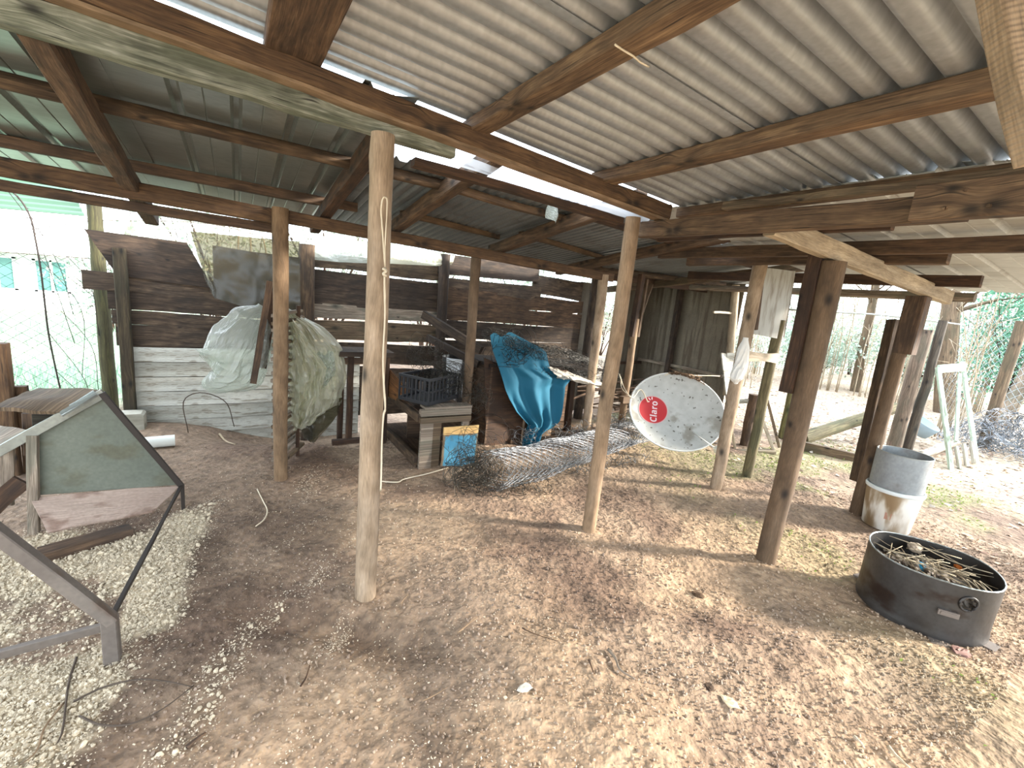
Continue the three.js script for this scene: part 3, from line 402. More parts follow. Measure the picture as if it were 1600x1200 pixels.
// ---------------------------------------------------------------- things under the roof
const poly = (pts, z0, th, uvS = 1) => { // prism of a polygon given as [x, y] in the plane z0
  const s = new THREE.Shape(pts.map((p) => new THREE.Vector2(p[0], p[1]))), g = new THREE.ExtrudeGeometry(s, { depth: th, bevelEnabled: true, bevelSize: 0.003, bevelThickness: 0.003, bevelSegments: 1 }); g.translate(0, 0, z0); return ni(g); };
const quadBoard = (a, b, c, d, th, n = 6, sag = 0, seed = 3) => shell(n, n, (u, v) => { const p = [0, 1, 2].map((k) => lerp(lerp(a[k], b[k], u), lerp(d[k], c[k], u), v)); p[1] += sag * (fb(u * 3 + seed, v * 3, seed, 3) - 0.5); return p; }, th, { us: Math.hypot(...a.map((x, k) => x - b[k])), vs: Math.hypot(...a.map((x, k) => x - d[k])), crease: 0.5 });
{ // feed hopper on an angle-iron frame, open side towards the camera
  const t = T('feed_hopper', 'rusty iron framed feed hopper with a grey-green end panel and plank lid, at the left', 'feeder');
  const ironBar = (a, b, w, h, o) => beam(a, b, w, h ?? w, { rough: 0.0015, bow: 0, ...o });
  P(t, 'end_panel', poly([[-0.658, 0.78], [-0.338, 0.185], [-0.985, 0.215], [-0.948, 0.56]], -3.285, 0.006), std({ map: metalTex(29, hx(0x5c6258), hx(0x72776b), hx(0x57533f), 0.5), metalness: 0.25, roughness: 0.5 }));
  P(t, 'frame_bar', ironBar([-0.66, 0.79, -3.26], [-0.322, 0.172, -3.28], 0.03), MT.blackIron, 'dark slanting edge bar');
  P(t, 'frame_bar', ironBar([-0.65, 0.79, -3.262], [-1.09, 0.485, -3.24], 0.02, 0.05), MT.slate, 'pale galvanised top bar');
  P(t, 'frame_bar', ironBar([-0.444, 0.17, -2.03], [-0.322, 0.175, -3.29], 0.017), MT.blackIron, 'thin dark side bar');
  P(t, 'frame_bar', ironBar([-0.435, 0.17, -2.036], [-0.86, 0.86, -2.02], 0.048, 0.04), MT.iron);
  P(t, 'frame_bar', ironBar([-0.45, 0.15, -2.04], [-1.15, 0.15, -1.98], 0.02, 0.03), MT.iron);
  P(t, 'leg', ironBar([-0.443, -0.03, -2.036], [-0.443, 0.185, -2.036], 0.05, 0.045, { up: [0, 0, 1] }), MT.iron); P(t, 'leg', ironBar([-0.32, -0.03, -3.295], [-0.32, 0.17, -3.295], 0.02, 0.02, { up: [0, 0, 1] }), MT.blackIron);
  P(t, 'leg', ironBar([-0.99, -0.03, -3.25], [-0.95, 0.57, -3.25], 0.045, 0.035, { up: [0, 0, 1] }), MT.old);
  P(t, 'tray', quadBoard([-0.99, 0.21, -3.258], [-0.332, 0.17, -3.285], [-0.452, 0.09, -3.118], [-0.877, 0.09, -3.051], 0.012, 10, 0.03, 5), std({ map: metalTex(30, hx(0x9a8578), hx(0xb9a596), hx(0x6d5447), 0.7), roughness: 0.9, bumpMap: TX.old.bumpMap, bumpScale: 0.01 }));
  P(t, 'lid', quadBoard([-0.66, 0.8, -3.27], [-0.813, 0.682, -3.24], [-1.102, 0.712, -3.3], [-1.044, 0.706, -3.75], 0.022, 10, 0.03, 8), MT.old2);
  P(t, 'lid_strip', beam([-0.685, 0.792, -3.26], [-0.826, 0.686, -3.23], 0.05, 0.012, { up: [0.3, 1, 0.2] }), MT.slate);
  P(t, 'lower_lid', quadBoard([-0.96, 0.585, -3.26], [-1.126, 0.483, -3.22], [-1.276, 0.477, -3.5], [-1.182, 0.521, -3.6], 0.02, 6, 0.02, 9), MT.old);
  P(t, 'post', beam([-1.05, 0.361, -3.55], [-1.036, 0.615, -3.55], 0.06, 0.05, { up: [0, 0, 1] }), MT.dark); P(t, 'board', poly([[-0.995, 0.487], [-0.894, 0.585], [-0.881, 0.63], [-0.989, 0.636]], -3.42, 0.01), std({ map: TX.old.map, color: 0x7c8078, roughness: 0.9 }));
  P(t, 'slat', beam([-1.18, 0.12, -3.25], [-1.007, 0.313, -3.25], 0.02, 0.09, {}), MT.dark2); P(t, 'slat', beam([-1.102, 0.163, -3.3], [-1.074, 0.491, -3.3], 0.07, 0.02, { up: [0, 0, 1] }), MT.old); settle(t);
}
one('board', 'dark half buried board on the shavings in front of the feed hopper tray', 'board', beam([-0.89, 0.01, -2.956], [-0.548, 0.01, -3.092], 0.1, 0.05, { rough: 0.008 }), MT.dark);
one('post', 'reddish brown square post at the left edge beside the feed hopper', 'post', [beam([-1.34, -0.05, -4.2], [-1.33, 0.92, -4.2], 0.075, 0.075, { up: [0, 0, 1] }), beam([-1.27, -0.05, -4.25], [-1.27, 0.62, -4.25], 0.06, 0.05, { up: [0, 0, 1] })], MT.brown3);
one('post', 'white pole at the bottom left corner close to the camera', 'post', pole([-0.655, -0.05, -1.57], [-0.655, 1.6, -1.57], 0.035, 0.035, { knots: 0, bend: 0 }), std({ color: 0xd9dde0, roughness: 0.6 }));
{ const g = new THREE.LatheGeometry([[0.043, 0], [0.048, 0], [0.048, 0.42], [0.043, 0.42], [0.043, 0]].map((p) => new THREE.Vector2(...p)), 28); g.rotateZ(-Math.PI / 2); g.rotateY(0.1); g.translate(-0.9, 0.045, -4.56); one('pipe', 'short white plastic pipe lying behind the feed hopper', 'pipe', ni(g), std({ color: 0xdfe2da, roughness: 0.4 })); }
{ // stack of slats behind the barked post
  const t = T('slatted_rack', 'upright rack of many grey wooden slats standing behind the barked post', 'rack'), r = rng(5);
  for (let i = 0; i < 23; i++) { const y = 0.06 + i * 0.053, tw = (r() - 0.5) * 0.04; P(t, 'slat', beam([0.222 + tw * 0.3, y + r() * 0.008, -3.71], [0.46 + tw, y + 0.02 + r() * 0.01, -4.15], 0.034, 0.024, { seed: 300 + i, rough: 0.003 }), i % 3 ? MT.old : MT.old2); }
  P(t, 'upright', beam([0.3, 0, -3.82], [0.3, 1.3, -3.82], 0.03, 0.03, { up: [0, 0, 1] }), MT.dark2); P(t, 'upright', beam([0.42, 0, -4.05], [0.42, 1.3, -4.05], 0.03, 0.03, { up: [0, 0, 1] }), MT.dark2); settle(t);
}
one('timber', 'dark thin board leaning in front of the clear plastic bag by the barked post', 'timber', beam([0.089, 0.722, -3.75], [0.208, 1.477, -3.85], 0.045, 0.02, { up: [0, 0, 1], rough: 0.004 }), MT.dark);
one('timber', 'second dark board leaning close beside the barked post', 'timber', beam([0.147, 0.805, -3.95], [0.239, 1.405, -3.95], 0.075, 0.02, { up: [0, 0, 1], rough: 0.004 }), MT.dark2);
// crumple: creased film displacement
const ridge = (x, y, s) => { let a = 0, w = 0.6; for (let i = 0; i < 4; i++) { a += w * (1 - Math.abs(2 * vn(x, y, s + i * 5) - 1)); w *= 0.5; x *= 1.9; y *= 1.9; } return a; };
function bag(path, rad, s, flat = 0.75, amp = 0.4) { // closed film bag round a path
  const c = new THREE.CatmullRomCurve3(path.map(V3)), pts = c.getPoints(44).map((p) => [p.x, p.y, p.z]);
  return sweep(circ(1, 40).map((p) => [p[0], p[1] * flat]), pts, { crease: 0.5, up: [0, 0, 1], scale: (t, i) => { const k = t * (rad.length - 1), a = Math.floor(Math.min(k, rad.length - 2)), r = lerp(rad[a], rad[a + 1], sm(k - a)), th = i / 40 * 6.2832; return r * (1 - amp / 2 + amp * ridge(Math.cos(th) * 1.7 + s + t * 1.5, Math.sin(th) * 1.7 + t * 4, s)); } });
}
{ const t = T('plastic_sheeting', 'crumpled clear plastic sheeting bundled round the barked post', 'plastic sheet');
  const crump = (u, v, s, a) => a * (ridge(u * 2.6 + s, v * 2.2, s) - 0.6) + a * 0.45 * (ridge(u * 7 + s, v * 6, s + 3) - 0.6);
  P(t, 'bag', bag([[0.184, 1.266, -4], [0.101, 1.147, -4], [0.009, 0.971, -4], [-0.074, 0.795, -4], [-0.149, 0.731, -4], [-0.18, 0.771, -4]], [0.05, 0.13, 0.185, 0.2, 0.12, 0.015], 3, 0.7, 0.6), MT.film);
  const f = (L, R, s, a) => shell(40, 40, (u, v) => { const k = v * (L.length - 1), i = Math.min(L.length - 2, Math.floor(k)), p = [0, 1, 2].map((q) => lerp(lerp(L[i][q], L[i + 1][q], k - i), lerp(R[i][q], R[i + 1][q], k - i), u)), e = 1 - Math.pow(2 * u - 1, 4) * 0.6; p[2] += crump(u, v, s, a) * e + 0.08 * Math.sin(u * 3.1); p[0] += crump(v, u, s + 9, a * 0.3); p[1] += crump(u, v, s + 19, a * 0.25) * e; return p; }, 0.0012, { crease: 0.35 });
  P(t, 'flap', f([[0.295, 1.274, -4], [0.317, 1.134, -4], [0.331, 0.954, -4], [0.322, 0.769, -4], [0.331, 0.582, -4], [0.341, 0.39, -4], [0.37, 0.265, -4]], [[0.375, 1.246, -4.3], [0.621, 1.105, -4.3], [0.799, 0.925, -4.3], [0.825, 0.758, -4.3], [0.852, 0.575, -4.3], [0.799, 0.391, -4.3], [0.578, 0.291, -4.3]], 4, 0.2), MT.filmYellow);
  P(t, 'flap', f([[0.315, 1.192, -3.92], [0.334, 0.966, -3.92], [0.325, 0.733, -3.92], [0.334, 0.521, -3.92], [0.372, 0.312, -3.92]], [[0.372, 1.192, -3.95], [0.486, 0.991, -3.95], [0.615, 0.806, -3.95], [0.578, 0.614, -3.95], [0.423, 0.344, -3.95]], 14, 0.16), MT.filmYellow);
  P(t, 'flap', f([[0.448, 0.938, -4.12], [0.429, 0.69, -4.12], [0.45, 0.493, -4.12]], [[0.68, 0.938, -4.05], [0.705, 0.731, -4.05], [0.593, 0.579, -4.05]], 24, 0.14), MT.film);
  P(t, 'flap', f([[0.438, 0.513, -4.2], [0.439, 0.327, -4.2], [0.482, 0.122, -4.2]], [[0.811, 0.465, -4.25], [0.781, 0.306, -4.25], [0.585, 0.059, -4.25]], 6, 0.05), MT.filmGrey); settle(t);
}
const curtain = (top, bot, n, m, dz, s, th = 0.0015, amp = 0.05, crease = 0.5) => shell(n, m, (u, v) => { const k = u * (top.length - 1), i = Math.min(top.length - 2, Math.floor(k)), p = [0, 1, 2].map((q) => lerp(lerp(top[i][q], top[i + 1][q], k - i), lerp(bot[i][q], bot[i + 1][q], k - i), v)); p[2] += dz + amp * (ridge(u * 3 + s, v * 1.5, s) - 0.6); return p; }, th, { crease });
one('plastic_sheet', 'milky plastic sheet hung from the eave over the left planks, torn at its lower edge', 'plastic sheet', curtain([[-0.356, 1.834, -5.2], [-0.15, 1.842, -5.2], [0.162, 1.853, -5.2], [0.384, 1.868, -5.2], [0.546, 1.872, -5.2]], [[-0.252, 1.398, -5.2], [-0.19, 1.248, -5.2], [0.11, 1.165, -5.2], [0.336, 1.162, -5.2], [0.562, 1.163, -5.2]], 60, 28, 0, 2, 0.0012, 0.03, 1.2), MT.filmGrey);
one('plastic_sheet', 'pale plastic strip filling the gap above the planks left of the front post', 'plastic sheet', curtain([[0.688, 1.96, -5.28], [0.94, 1.972, -5.28], [1.243, 1.962, -5.28]], [[0.69, 1.714, -5.28], [0.946, 1.719, -5.28], [1.286, 1.746, -5.28]], 20, 8, 0, 3), MT.film);
one('plastic_sheet', 'yellowish plastic strip filling the gap above the planks right of the front post', 'plastic sheet', curtain([[1.434, 1.975, -5.28], [1.716, 1.971, -5.28], [2.033, 1.955, -5.28], [2.299, 1.959, -5.28]], [[1.443, 1.765, -5.28], [1.726, 1.784, -5.28], [2.043, 1.806, -5.28], [2.257, 1.846, -5.28]], 24, 8, 0, 4), MT.filmYellow);
one('plastic_strip', 'bright white plastic strip in the gap under the front beam', 'plastic sheet', curtain([[0.87, 2.185, -2.13], [1.055, 2.17, -2.13], [1.324, 2.139, -2.13], [1.626, 2.134, -2.13], [2.26, 2.132, -2.13]], [[0.873, 2.133, -2.15], [1.071, 2.124, -2.15], [1.342, 2.098, -2.15], [1.649, 2.089, -2.15], [2.224, 2.078, -2.15]], 40, 6, 0, 5, 0.0012, 0.02), std({ color: 0xf2f4f6, transmission: 0.92, thickness: 0, roughness: 0.5 }));
one('plastic_scrap', 'torn scrap of milky plastic hanging under the back roof left of the second post', 'plastic scrap', shell(10, 16, (u, v) => { const a = [1.52, 2.142, -2.3], b = [1.635, 2.146, -2.3], c = [1.563, 2.026, -2.3], d = [1.63, 1.986, -2.3], w = 1 - 0.3 * Math.sin(v * 3.1) - (v > 0.8 ? (v - 0.8) * 1.5 : 0), uu = 0.5 + (u - 0.5) * w; return [lerp(lerp(a[0], b[0], uu), lerp(c[0], d[0], uu), v), lerp(lerp(a[1], b[1], uu), lerp(c[1], d[1], uu), v), a[2] + 0.03 * Math.sin(uu * 6 + v * 4)]; }, 0.001), MT.film);
{ // dark wooden stand by the white boards
  const t = T('wooden_stand', 'dark spindly wooden stand in front of the white boards', 'stand'); const z = -4.45, leg = (x, zz, w = 0.05) => P(t, 'leg', beam([x, -0.02, zz], [x, 0.86, zz], w, 0.045, { up: [0, 0, 1] }), MT.dark2);
  leg(0.84, z); leg(0.9, z + 0.12, 0.055); leg(1.2, z); leg(1.2, z + 0.25); P(t, 'top', box(1.02, 0.885, z + 0.1, 0.5, 0.045, 0.34), MT.plank4); P(t, 'rail', box(1.02, 0.8, z + 0.12, 0.42, 0.06, 0.03), MT.dark); P(t, 'foot', beam([0.74, 0.02, z + 0.16], [1.25, 0.02, z + 0.18], 0.06, 0.045), MT.dark2); settle(t);
}
{ // nest box bench
  const t = T('nest_box', 'long weathered nest box bench with a loose blue painted door', 'box'); const z = -3.5, x0 = 1.31, x1 = 1.76, zb = -4.75;
  P(t, 'stile', box(x0 + 0.06, 0.21, z, 0.11, 0.44, 0.03), MT.old); P(t, 'stile', box(x0 + 0.155, 0.21, z - 0.006, 0.075, 0.43, 0.025), MT.old2); P(t, 'stile', box(x1 - 0.03, 0.22, z, 0.06, 0.46, 0.03), MT.old);
  P(t, 'top_rail', box((x0 + x1) / 2, 0.44, z + 0.014, 0.47, 0.05, 0.05), MT.old2); P(t, 'top_rail', box((x0 + x1) / 2, 0.505, z + 0.01, 0.47, 0.055, 0.05), MT.old); P(t, 'top_rail', box((x0 + x1) / 2 + 0.02, 0.545, z - 0.03, 0.44, 0.02, 0.12), MT.old);
  P(t, 'rail', beam([x0, 0.455, z], [x0 - 0.02, 0.465, zb], 0.05, 0.075), MT.poleDark); P(t, 'rail', beam([x0, 0.06, z - 0.03], [x0 - 0.02, 0.05, zb], 0.05, 0.085), MT.poleDark); P(t, 'rail', beam([x1, 0.47, z], [x1, 0.47, zb], 0.05, 0.06), MT.dark);
  P(t, 'back_panel', box((x0 + x1) / 2 + 0.1, 0.24, -4.2, 0.4, 0.46, 0.02), MT.dark); P(t, 'side_panel', box(x1 + 0.005, 0.24, (z + zb) / 2, 0.016, 0.42, 1.2), MT.dark); P(t, 'shelf', box((x0 + x1) / 2, 0.49, (z + zb) / 2 - 0.02, 0.44, 0.018, 1.2), MT.dark2); P(t, 'floor', box((x0 + x1) / 2, 0.03, (z + zb) / 2, 0.42, 0.015, 1.2), MT.dark);
  const d = P(t, 'door', quadBoard([1.513, 0.374, -3.46], [1.85, 0.374, -3.46], [1.825, -0.002, -3.42], [1.492, 0.037, -3.42], 0.018, 4), std({ map: tex(256, 256, (u, v) => { const e = Math.min(u, 1 - u, v * 1.0, 1 - v), w = fb(u * 9, v * 9, 91, 4, 9, 9), p = ss(0.03, 0.06, e + 0.05 * (w - 0.5)) * ss(0.17, 0.2, v + 0.06 * (w - 0.5)) * ss(0.99, 0.93, u), b = mix3([48, 122, 158], [96, 160, 184], fb(u * 5, v * 5, 92, 4, 5, 5)), bare = v < 0.16 ? mix3([206, 158, 98], [230, 196, 130], w) : mix3([96, 80, 62], [140, 120, 92], w); return mix3(bare, mix3(b, [70, 78, 78], 0.4 * ss(0.62, 0.8, w)), p); }, true), roughness: 0.75 }), 'door painted flaking blue'); d.material.map.repeat.set(1 / 0.34, 1 / 0.42);
  settle(t);
}
one('plywood_sheet', 'brown plywood sheet slanting behind the black crate', 'board', quadBoard([1.203, 0.791, -4.3], [1.337, 0.595, -3.9], [1.346, 0.448, -3.9], [1.203, 0.484, -4.3], 0.012, 4), wood('brown', 0xcfa878));
{ // black slotted crate
  const t = T('crate', 'black slotted plastic crate on the nest box, full of wire netting', 'crate'), m = std({ color: 0x24262a, roughness: 0.42 }), cx = 1.47, cz = -3.74, w = 0.44, d = 0.32, h = 0.22, y = 0.565, a = 0.55, ca = Math.cos(a), sa = Math.sin(a);
  const loc = (x, yy, z) => [cx + x * ca + z * sa, y + yy, cz - x * sa + z * ca], bb = (x, yy, z, W, Hh, D) => { const g = box(0, 0, 0, W, Hh, D, { ry: a }); const q = loc(x, yy, z); g.translate(...q); return g; };
  P(t, 'floor', bb(0, 0.008, 0, w, 0.012, d), m); P(t, 'rim', join([bb(0, h, d / 2, w + 0.02, 0.022, 0.018), bb(0, h, -d / 2, w + 0.02, 0.022, 0.018), bb(w / 2, h, 0, 0.018, 0.022, d), bb(-w / 2, h, 0, 0.018, 0.022, d)]), m);
  P(t, 'base_rim', join([bb(0, 0.015, d / 2, w, 0.03, 0.014), bb(0, 0.015, -d / 2, w, 0.03, 0.014), bb(w / 2, 0.015, 0, 0.014, 0.03, d), bb(-w / 2, 0.015, 0, 0.014, 0.03, d)]), m); P(t, 'middle_band', join([bb(0, 0.115, d / 2, w, 0.012, 0.01), bb(-w / 2, 0.115, 0, 0.01, 0.012, d), bb(w / 2, 0.115, 0, 0.01, 0.012, d)]), m);
  for (let i = 0; i <= 9; i++) for (const s of [-1, 1]) P(t, 'slat', bb(-w / 2 + w * i / 9, h / 2, s * d / 2, 0.016, h - 0.02, 0.01), m); for (let i = 1; i < 7; i++) for (const s of [-1, 1]) P(t, 'slat', bb(s * w / 2, h / 2, -d / 2 + d * i / 7, 0.01, h - 0.02, 0.016), m); settle(t);
}
function tangle(W, c, rx, ry, rz, n, s, r, curl = 1) { // loose springy wire ends inside an ellipsoid
  const q = rng(s); for (let i = 0; i < n; i++) { const th = q() * 6.283, ph = Math.acos(2 * q() - 1), k = Math.cbrt(q()), p = [c[0] + rx * k * Math.sin(ph) * Math.cos(th), c[1] + ry * k * Math.cos(ph), c[2] + rz * k * Math.sin(ph) * Math.sin(th)], R = (0.03 + 0.09 * q()) * curl, A = [q() - 0.5, q() - 0.5, q() - 0.5], a0 = q() * 6, L = 1.5 + q() * 4, ux = new THREE.Vector3(...A).normalize(), uy = new THREE.Vector3(q() - 0.5, q() - 0.5, q() - 0.5).cross(ux).normalize(), pts = [];
    for (let j = 0; j <= 10; j++) { const a = a0 + L * j / 10; pts.push([p[0] + R * (Math.cos(a) * ux.x + Math.sin(a) * uy.x) + 0.02 * j / 10 * A[1], Math.max(c[1] - ry, p[1] + R * (Math.cos(a) * ux.y + Math.sin(a) * uy.y)), p[2] + R * (Math.cos(a) * ux.z + Math.sin(a) * uy.z)]); } W.add(pts, r); }
}
// diamond mesh over a surface f(s, t): s along, t around; cell in metres
function netting(W, f, S, Tn, cell, r, s, jit = 0.006) {
  const n = Math.round(S / cell), m = Math.round(Tn / (cell * 0.95)), J = (a, b) => (hash(a, b, s) - 0.5) * jit;
  for (let k = 0; k < n; k++) { const pts = []; for (let j = 0; j <= m; j++) { const q = f((k + 0.5 + ((j + k) % 2 ? 0.5 : -0.5)) / n, j / m), a = k + ((j + k) % 2); pts.push([q[0] + J(a, j), q[1] + J(a + 99, j), q[2] + J(a, j + 99)]); } W.add(pts, r); }
}
{ const W = new Wires(); tangle(W, [1.62, 0.74, -3.72], 0.22, 0.12, 0.18, 110, 11, 0.002); tangle(W, [1.86, 0.62, -3.55], 0.12, 0.16, 0.12, 60, 12, 0.0018); tangle(W, [1.5, 0.92, -3.9], 0.2, 0.16, 0.15, 50, 13, 0.0014);
  const f = (s, t) => { const a = t * 5.2, R = 0.13 + 0.03 * Math.sin(s * 9 + a); return [1.35 + s * 0.42, 0.82 + R * 0.6 * Math.sin(a), -3.85 + R * Math.cos(a) + s * 0.1]; }; netting(W, f, 0.5, 0.8, 0.025, 0.0011, 5, 0.012);
  one('wire_netting', 'dark tangle of fine wire netting spilling out of the black crate', 'wire netting', W.geo(), MT.wireDark); }
one('timber', 'grey timber leaning from the thin post up across the plank gaps', 'timber', beam([1.649, 1.265, -4.5], [2.042, 0.991, -3.9], 0.055, 0.085, { rough: 0.004 }), MT.plank2);
one('timber', 'lower grey timber end crossing behind the crate', 'timber', beam([1.744, 1.015, -4.6], [2.078, 0.832, -4], 0.05, 0.07, { rough: 0.004 }), MT.plank4);
one('bin', 'dark rubbish bin with a white flaked patch behind the thin post', 'bin', [(() => { const g = new THREE.LatheGeometry([[0.001, 0], [0.17, 0], [0.18, 0.85], [0.165, 0.85], [0.155, 0.02], [0.001, 0.02]].map((p) => new THREE.Vector2(...p)), 24); g.translate(2.02, 0, -4.35); return ni(g); })()], std({ map: tex(256, 256, (u, v) => mix3([44, 42, 40], [214, 218, 220], ss(0.58, 0.66, fb(u * 8, v * 6, 97, 4, 8, 6))), true), roughness: 0.6 }));
{ // cupboard with the blue cloth
  const t = T('cabinet', 'old brown plywood cabinet, open at the right, under the blue cloth', 'cabinet'); const z = -3.88;
  P(t, 'side_panel', quadBoard([2.14, 0.02, z - 0.55], [2.16, 0.02, z + 0.02], [2.16, 0.84, z + 0.02], [2.14, 0.84, z - 0.55], 0.02), MT.dark); P(t, 'front_panel', poly([[2.18, -0.054], [2.713, -0.107], [2.608, 0.723], [2.07, 0.921]], z, 0.015), MT.dark2); P(t, 'front_panel', poly([[2.762, -0.097], [2.979, -0.02], [2.997, 0.354], [3.008, 0.647], [2.699, 0.652]], z + 0.012, 0.015), wood('pale', 0xf2d9c4), 'pale pinkish plywood panel');
  P(t, 'batten', beam([2.582, -0.083, -3.83], [2.599, 0.382, -3.83], 0.018, 0.02, { up: [0, 0, 1] }), MT.pole); P(t, 'top', quadBoard([2.12, 0.85, z + 0.04], [3.62, 0.8, z + 0.04], [3.62, 0.8, z - 0.62], [2.12, 0.85, z - 0.62], 0.03), MT.plank4);
  P(t, 'back_panel', box(2.95, 0.4, z - 0.6, 1.4, 0.8, 0.02), MT.dark); P(t, 'leg', beam([3.5, -0.03, z + 0.02], [3.48, 0.79, z + 0.02], 0.07, 0.06, { up: [0, 0, 1] }), MT.pole2, 'pale right leg'); P(t, 'leg', beam([3.32, -0.03, z - 0.1], [3.3, 0.79, z - 0.1], 0.07, 0.06, { up: [0, 0, 1] }), MT.dark2); P(t, 'floor', box(3.0, 0.03, z - 0.2, 1.1, 0.04, 0.5), MT.brown2); settle(t);
}
{ // blue cloth hanging in folds
  const L = [[2.072, 1.156, -3.8], [2.101, 1.007, -3.8], [2.16, 0.856, -3.8], [2.201, 0.739, -3.8], [2.241, 0.634, -3.8], [2.306, 0.525, -3.8], [2.404, 0.399, -3.8], [2.508, 0.311, -3.8], [2.598, 0.235, -3.8], [2.586, 0.136, -3.8], [2.567, 0.023, -3.8], [2.616, -0.113, -3.8]], Rr = [[2.315, 1.178, -3.8], [2.733, 1.014, -3.8], [2.781, 0.844, -3.8], [3.045, 0.745, -3.8], [2.961, 0.661, -3.8], [2.966, 0.503, -3.8], [2.968, 0.372, -3.8], [2.966, 0.262, -3.8], [2.907, 0.185, -3.8], [2.803, 0.126, -3.8], [2.76, 0.005, -3.8], [2.74, -0.103, -3.8]];
  const g = shell(44, 60, (u, v) => { const k = v * (L.length - 1), i = Math.min(L.length - 2, Math.floor(k)), q = k - i, p = [0, 1, 2].map((c) => lerp(lerp(L[i][c], L[i + 1][c], q), lerp(Rr[i][c], Rr[i + 1][c], q), u)); const w = ss(0.02, 0.3, v); p[2] += 0.05 + w * (0.03 * Math.sin(u * 11 + v * 3.5 + 1) + 0.02 * Math.sin(u * 23 - v * 6) + 0.05 * (ridge(u * 3 + v * 1.2, v * 0.9 + u, 17) - 0.6)) - 0.05 * (1 - w) + 0.03 * Math.sin(v * 5) + 0.03 * (ridge(u * 2.2 + v * 0.7, v * 1.2, 7) - 0.6); p[1] += 0.02 * (1 - w) * Math.sin(u * 9); return p; }, 0.004, { crease: 1.2, us: 0.6, vs: 1 });
  one('cloth', 'blue cloth hanging in folds from the top of the cabinet', 'cloth', g, std({ color: 0x09576f, roughness: 0.8, sheen: 0.4, bumpMap: tex(128, 128, (u, v) => 128 + 90 * Math.sin(u * 402) * Math.sin(v * 402), false, 4, 4), bumpScale: 0.0006 }));
}
{ // flattened roll of old netting on the cabinet
  const W = new Wires(), A = [2.212, 1.165, -3.98], B = [3.784, 0.825, -4]; const f0 = (k) => (s, t) => { const a = t * 6.2832 * 1.02, w = 0.27 - k * 0.05 + 0.02 * Math.sin(s * 7 + k), hh = lerp(0.1, 0.17, s) - k * 0.03; return [lerp(A[0], B[0], s), lerp(A[1], B[1], s) - 0.05 + hh * Math.sin(a) * (0.8 + 0.2 * Math.sin(s * 11 + a)) - 0.03 * Math.sin(s * 3), lerp(A[2], B[2], s) + w * Math.cos(a)]; };
  for (const k of [0, 1]) netting(W, f0(k), 1.6, 1.3, 0.03, 0.002, 31 + k, 0.014);
  tangle(W, [2.3, 1.02, -3.75], 0.2, 0.14, 0.16, 50, 22, 0.0022, 1.6); tangle(W, [3.1, 0.8, -3.72], 0.5, 0.07, 0.1, 100, 23, 0.0018, 0.5); tangle(W, [2.8, 1.0, -3.8], 0.5, 0.06, 0.15, 90, 24, 0.0018, 0.6);
  one('wire_netting', 'flattened grey roll of old wire netting on top of the cabinet', 'wire netting', W.geo(), std({ color: 0x80807c, metalness: 0.15, roughness: 0.5 }));
  one('sack', 'dirty pale sack crushed under the netting on the cabinet', 'sack', shell(34, 16, (u, v) => { const a = [2.748, 0.862, -3.78], b = [3.615, 0.654, -3.78], c = [2.871, 0.749, -3.72], d = [3.507, 0.624, -3.72], p = [0, 1, 2].map((k) => lerp(lerp(a[k], b[k], u), lerp(c[k], d[k], u), v)); p[2] += 0.08 * Math.sin(v * 3.14) + 0.07 * (ridge(u * 5, v * 2, 12) - 0.6); p[1] += 0.03 * (ridge(u * 7, v * 2, 15) - 0.6); return p; }, 0.006, { crease: 0.4 }), std({ map: tex(256, 128, (u, v) => mix3([176, 168, 152], [214, 210, 200], fb(u * 8, v * 6, 99, 4, 8, 6)), true), roughness: 0.9 }));
}
{ // rolled diamond netting on the ground
  const W = new Wires(), A = [1.72, 0.2, -2.93], B = [3.98, 0.2, -3.5], ax = new THREE.Vector3(B[0] - A[0], 0, B[2] - A[2]), L = ax.length(); ax.normalize(); const sd = new THREE.Vector3(-ax.z, 0, ax.x);
  const f = (s, t) => { const a = -2.4 + t * 6.2832 * 1.9, R = 0.185 - 0.045 * t + 0.03 * (fb(s * 5, t * 6, 44, 2) - 0.5), w = R * 1.15 * Math.cos(a), h = R * 0.88 * Math.sin(a) * lerp(1, 0.72, s), x = s * L; return [A[0] + ax.x * x + sd.x * w, gh(A[0] + ax.x * x, A[2] + ax.z * x) + 0.16 - 0.035 * s + h, A[2] + ax.z * x + sd.z * w]; };
  netting(W, f, L, 2.1, 0.038, 0.0024, 41, 0.01);
  const t = T('wire_netting', 'silvery roll of diamond wire netting lying on the earth in front of the cabinet', 'wire netting'); P(t, 'roll', W.geo(), MT.wireBlue);
  const E1 = new Wires(); tangle(E1, [1.62, 0.13, -3.0], 0.2, 0.13, 0.24, 150, 51, 0.0024, 1.2); tangle(E1, [1.72, 0.24, -3.2], 0.14, 0.16, 0.12, 40, 52, 0.0016, 2.2); tangle(E1, [1.95, 0.06, -2.78], 0.3, 0.05, 0.1, 60, 53, 0.002, 0.7); P(t, 'loose_ends', E1.geo(), MT.wireDark, 'springy loose wire ends at the left end of the roll');
  const E2 = new Wires(); tangle(E2, [3.75, 0.2, -3.45], 0.35, 0.17, 0.22, 170, 54, 0.0026, 0.8); tangle(E2, [2.8, 0.28, -3.3], 0.9, 0.07, 0.12, 110, 55, 0.0023, 0.6); tangle(E2, [2.9, 0.06, -2.98], 0.9, 0.05, 0.09, 90, 56, 0.0022, 0.7); P(t, 'loose_ends', E2.geo(), MT.wire); settle(t);
}
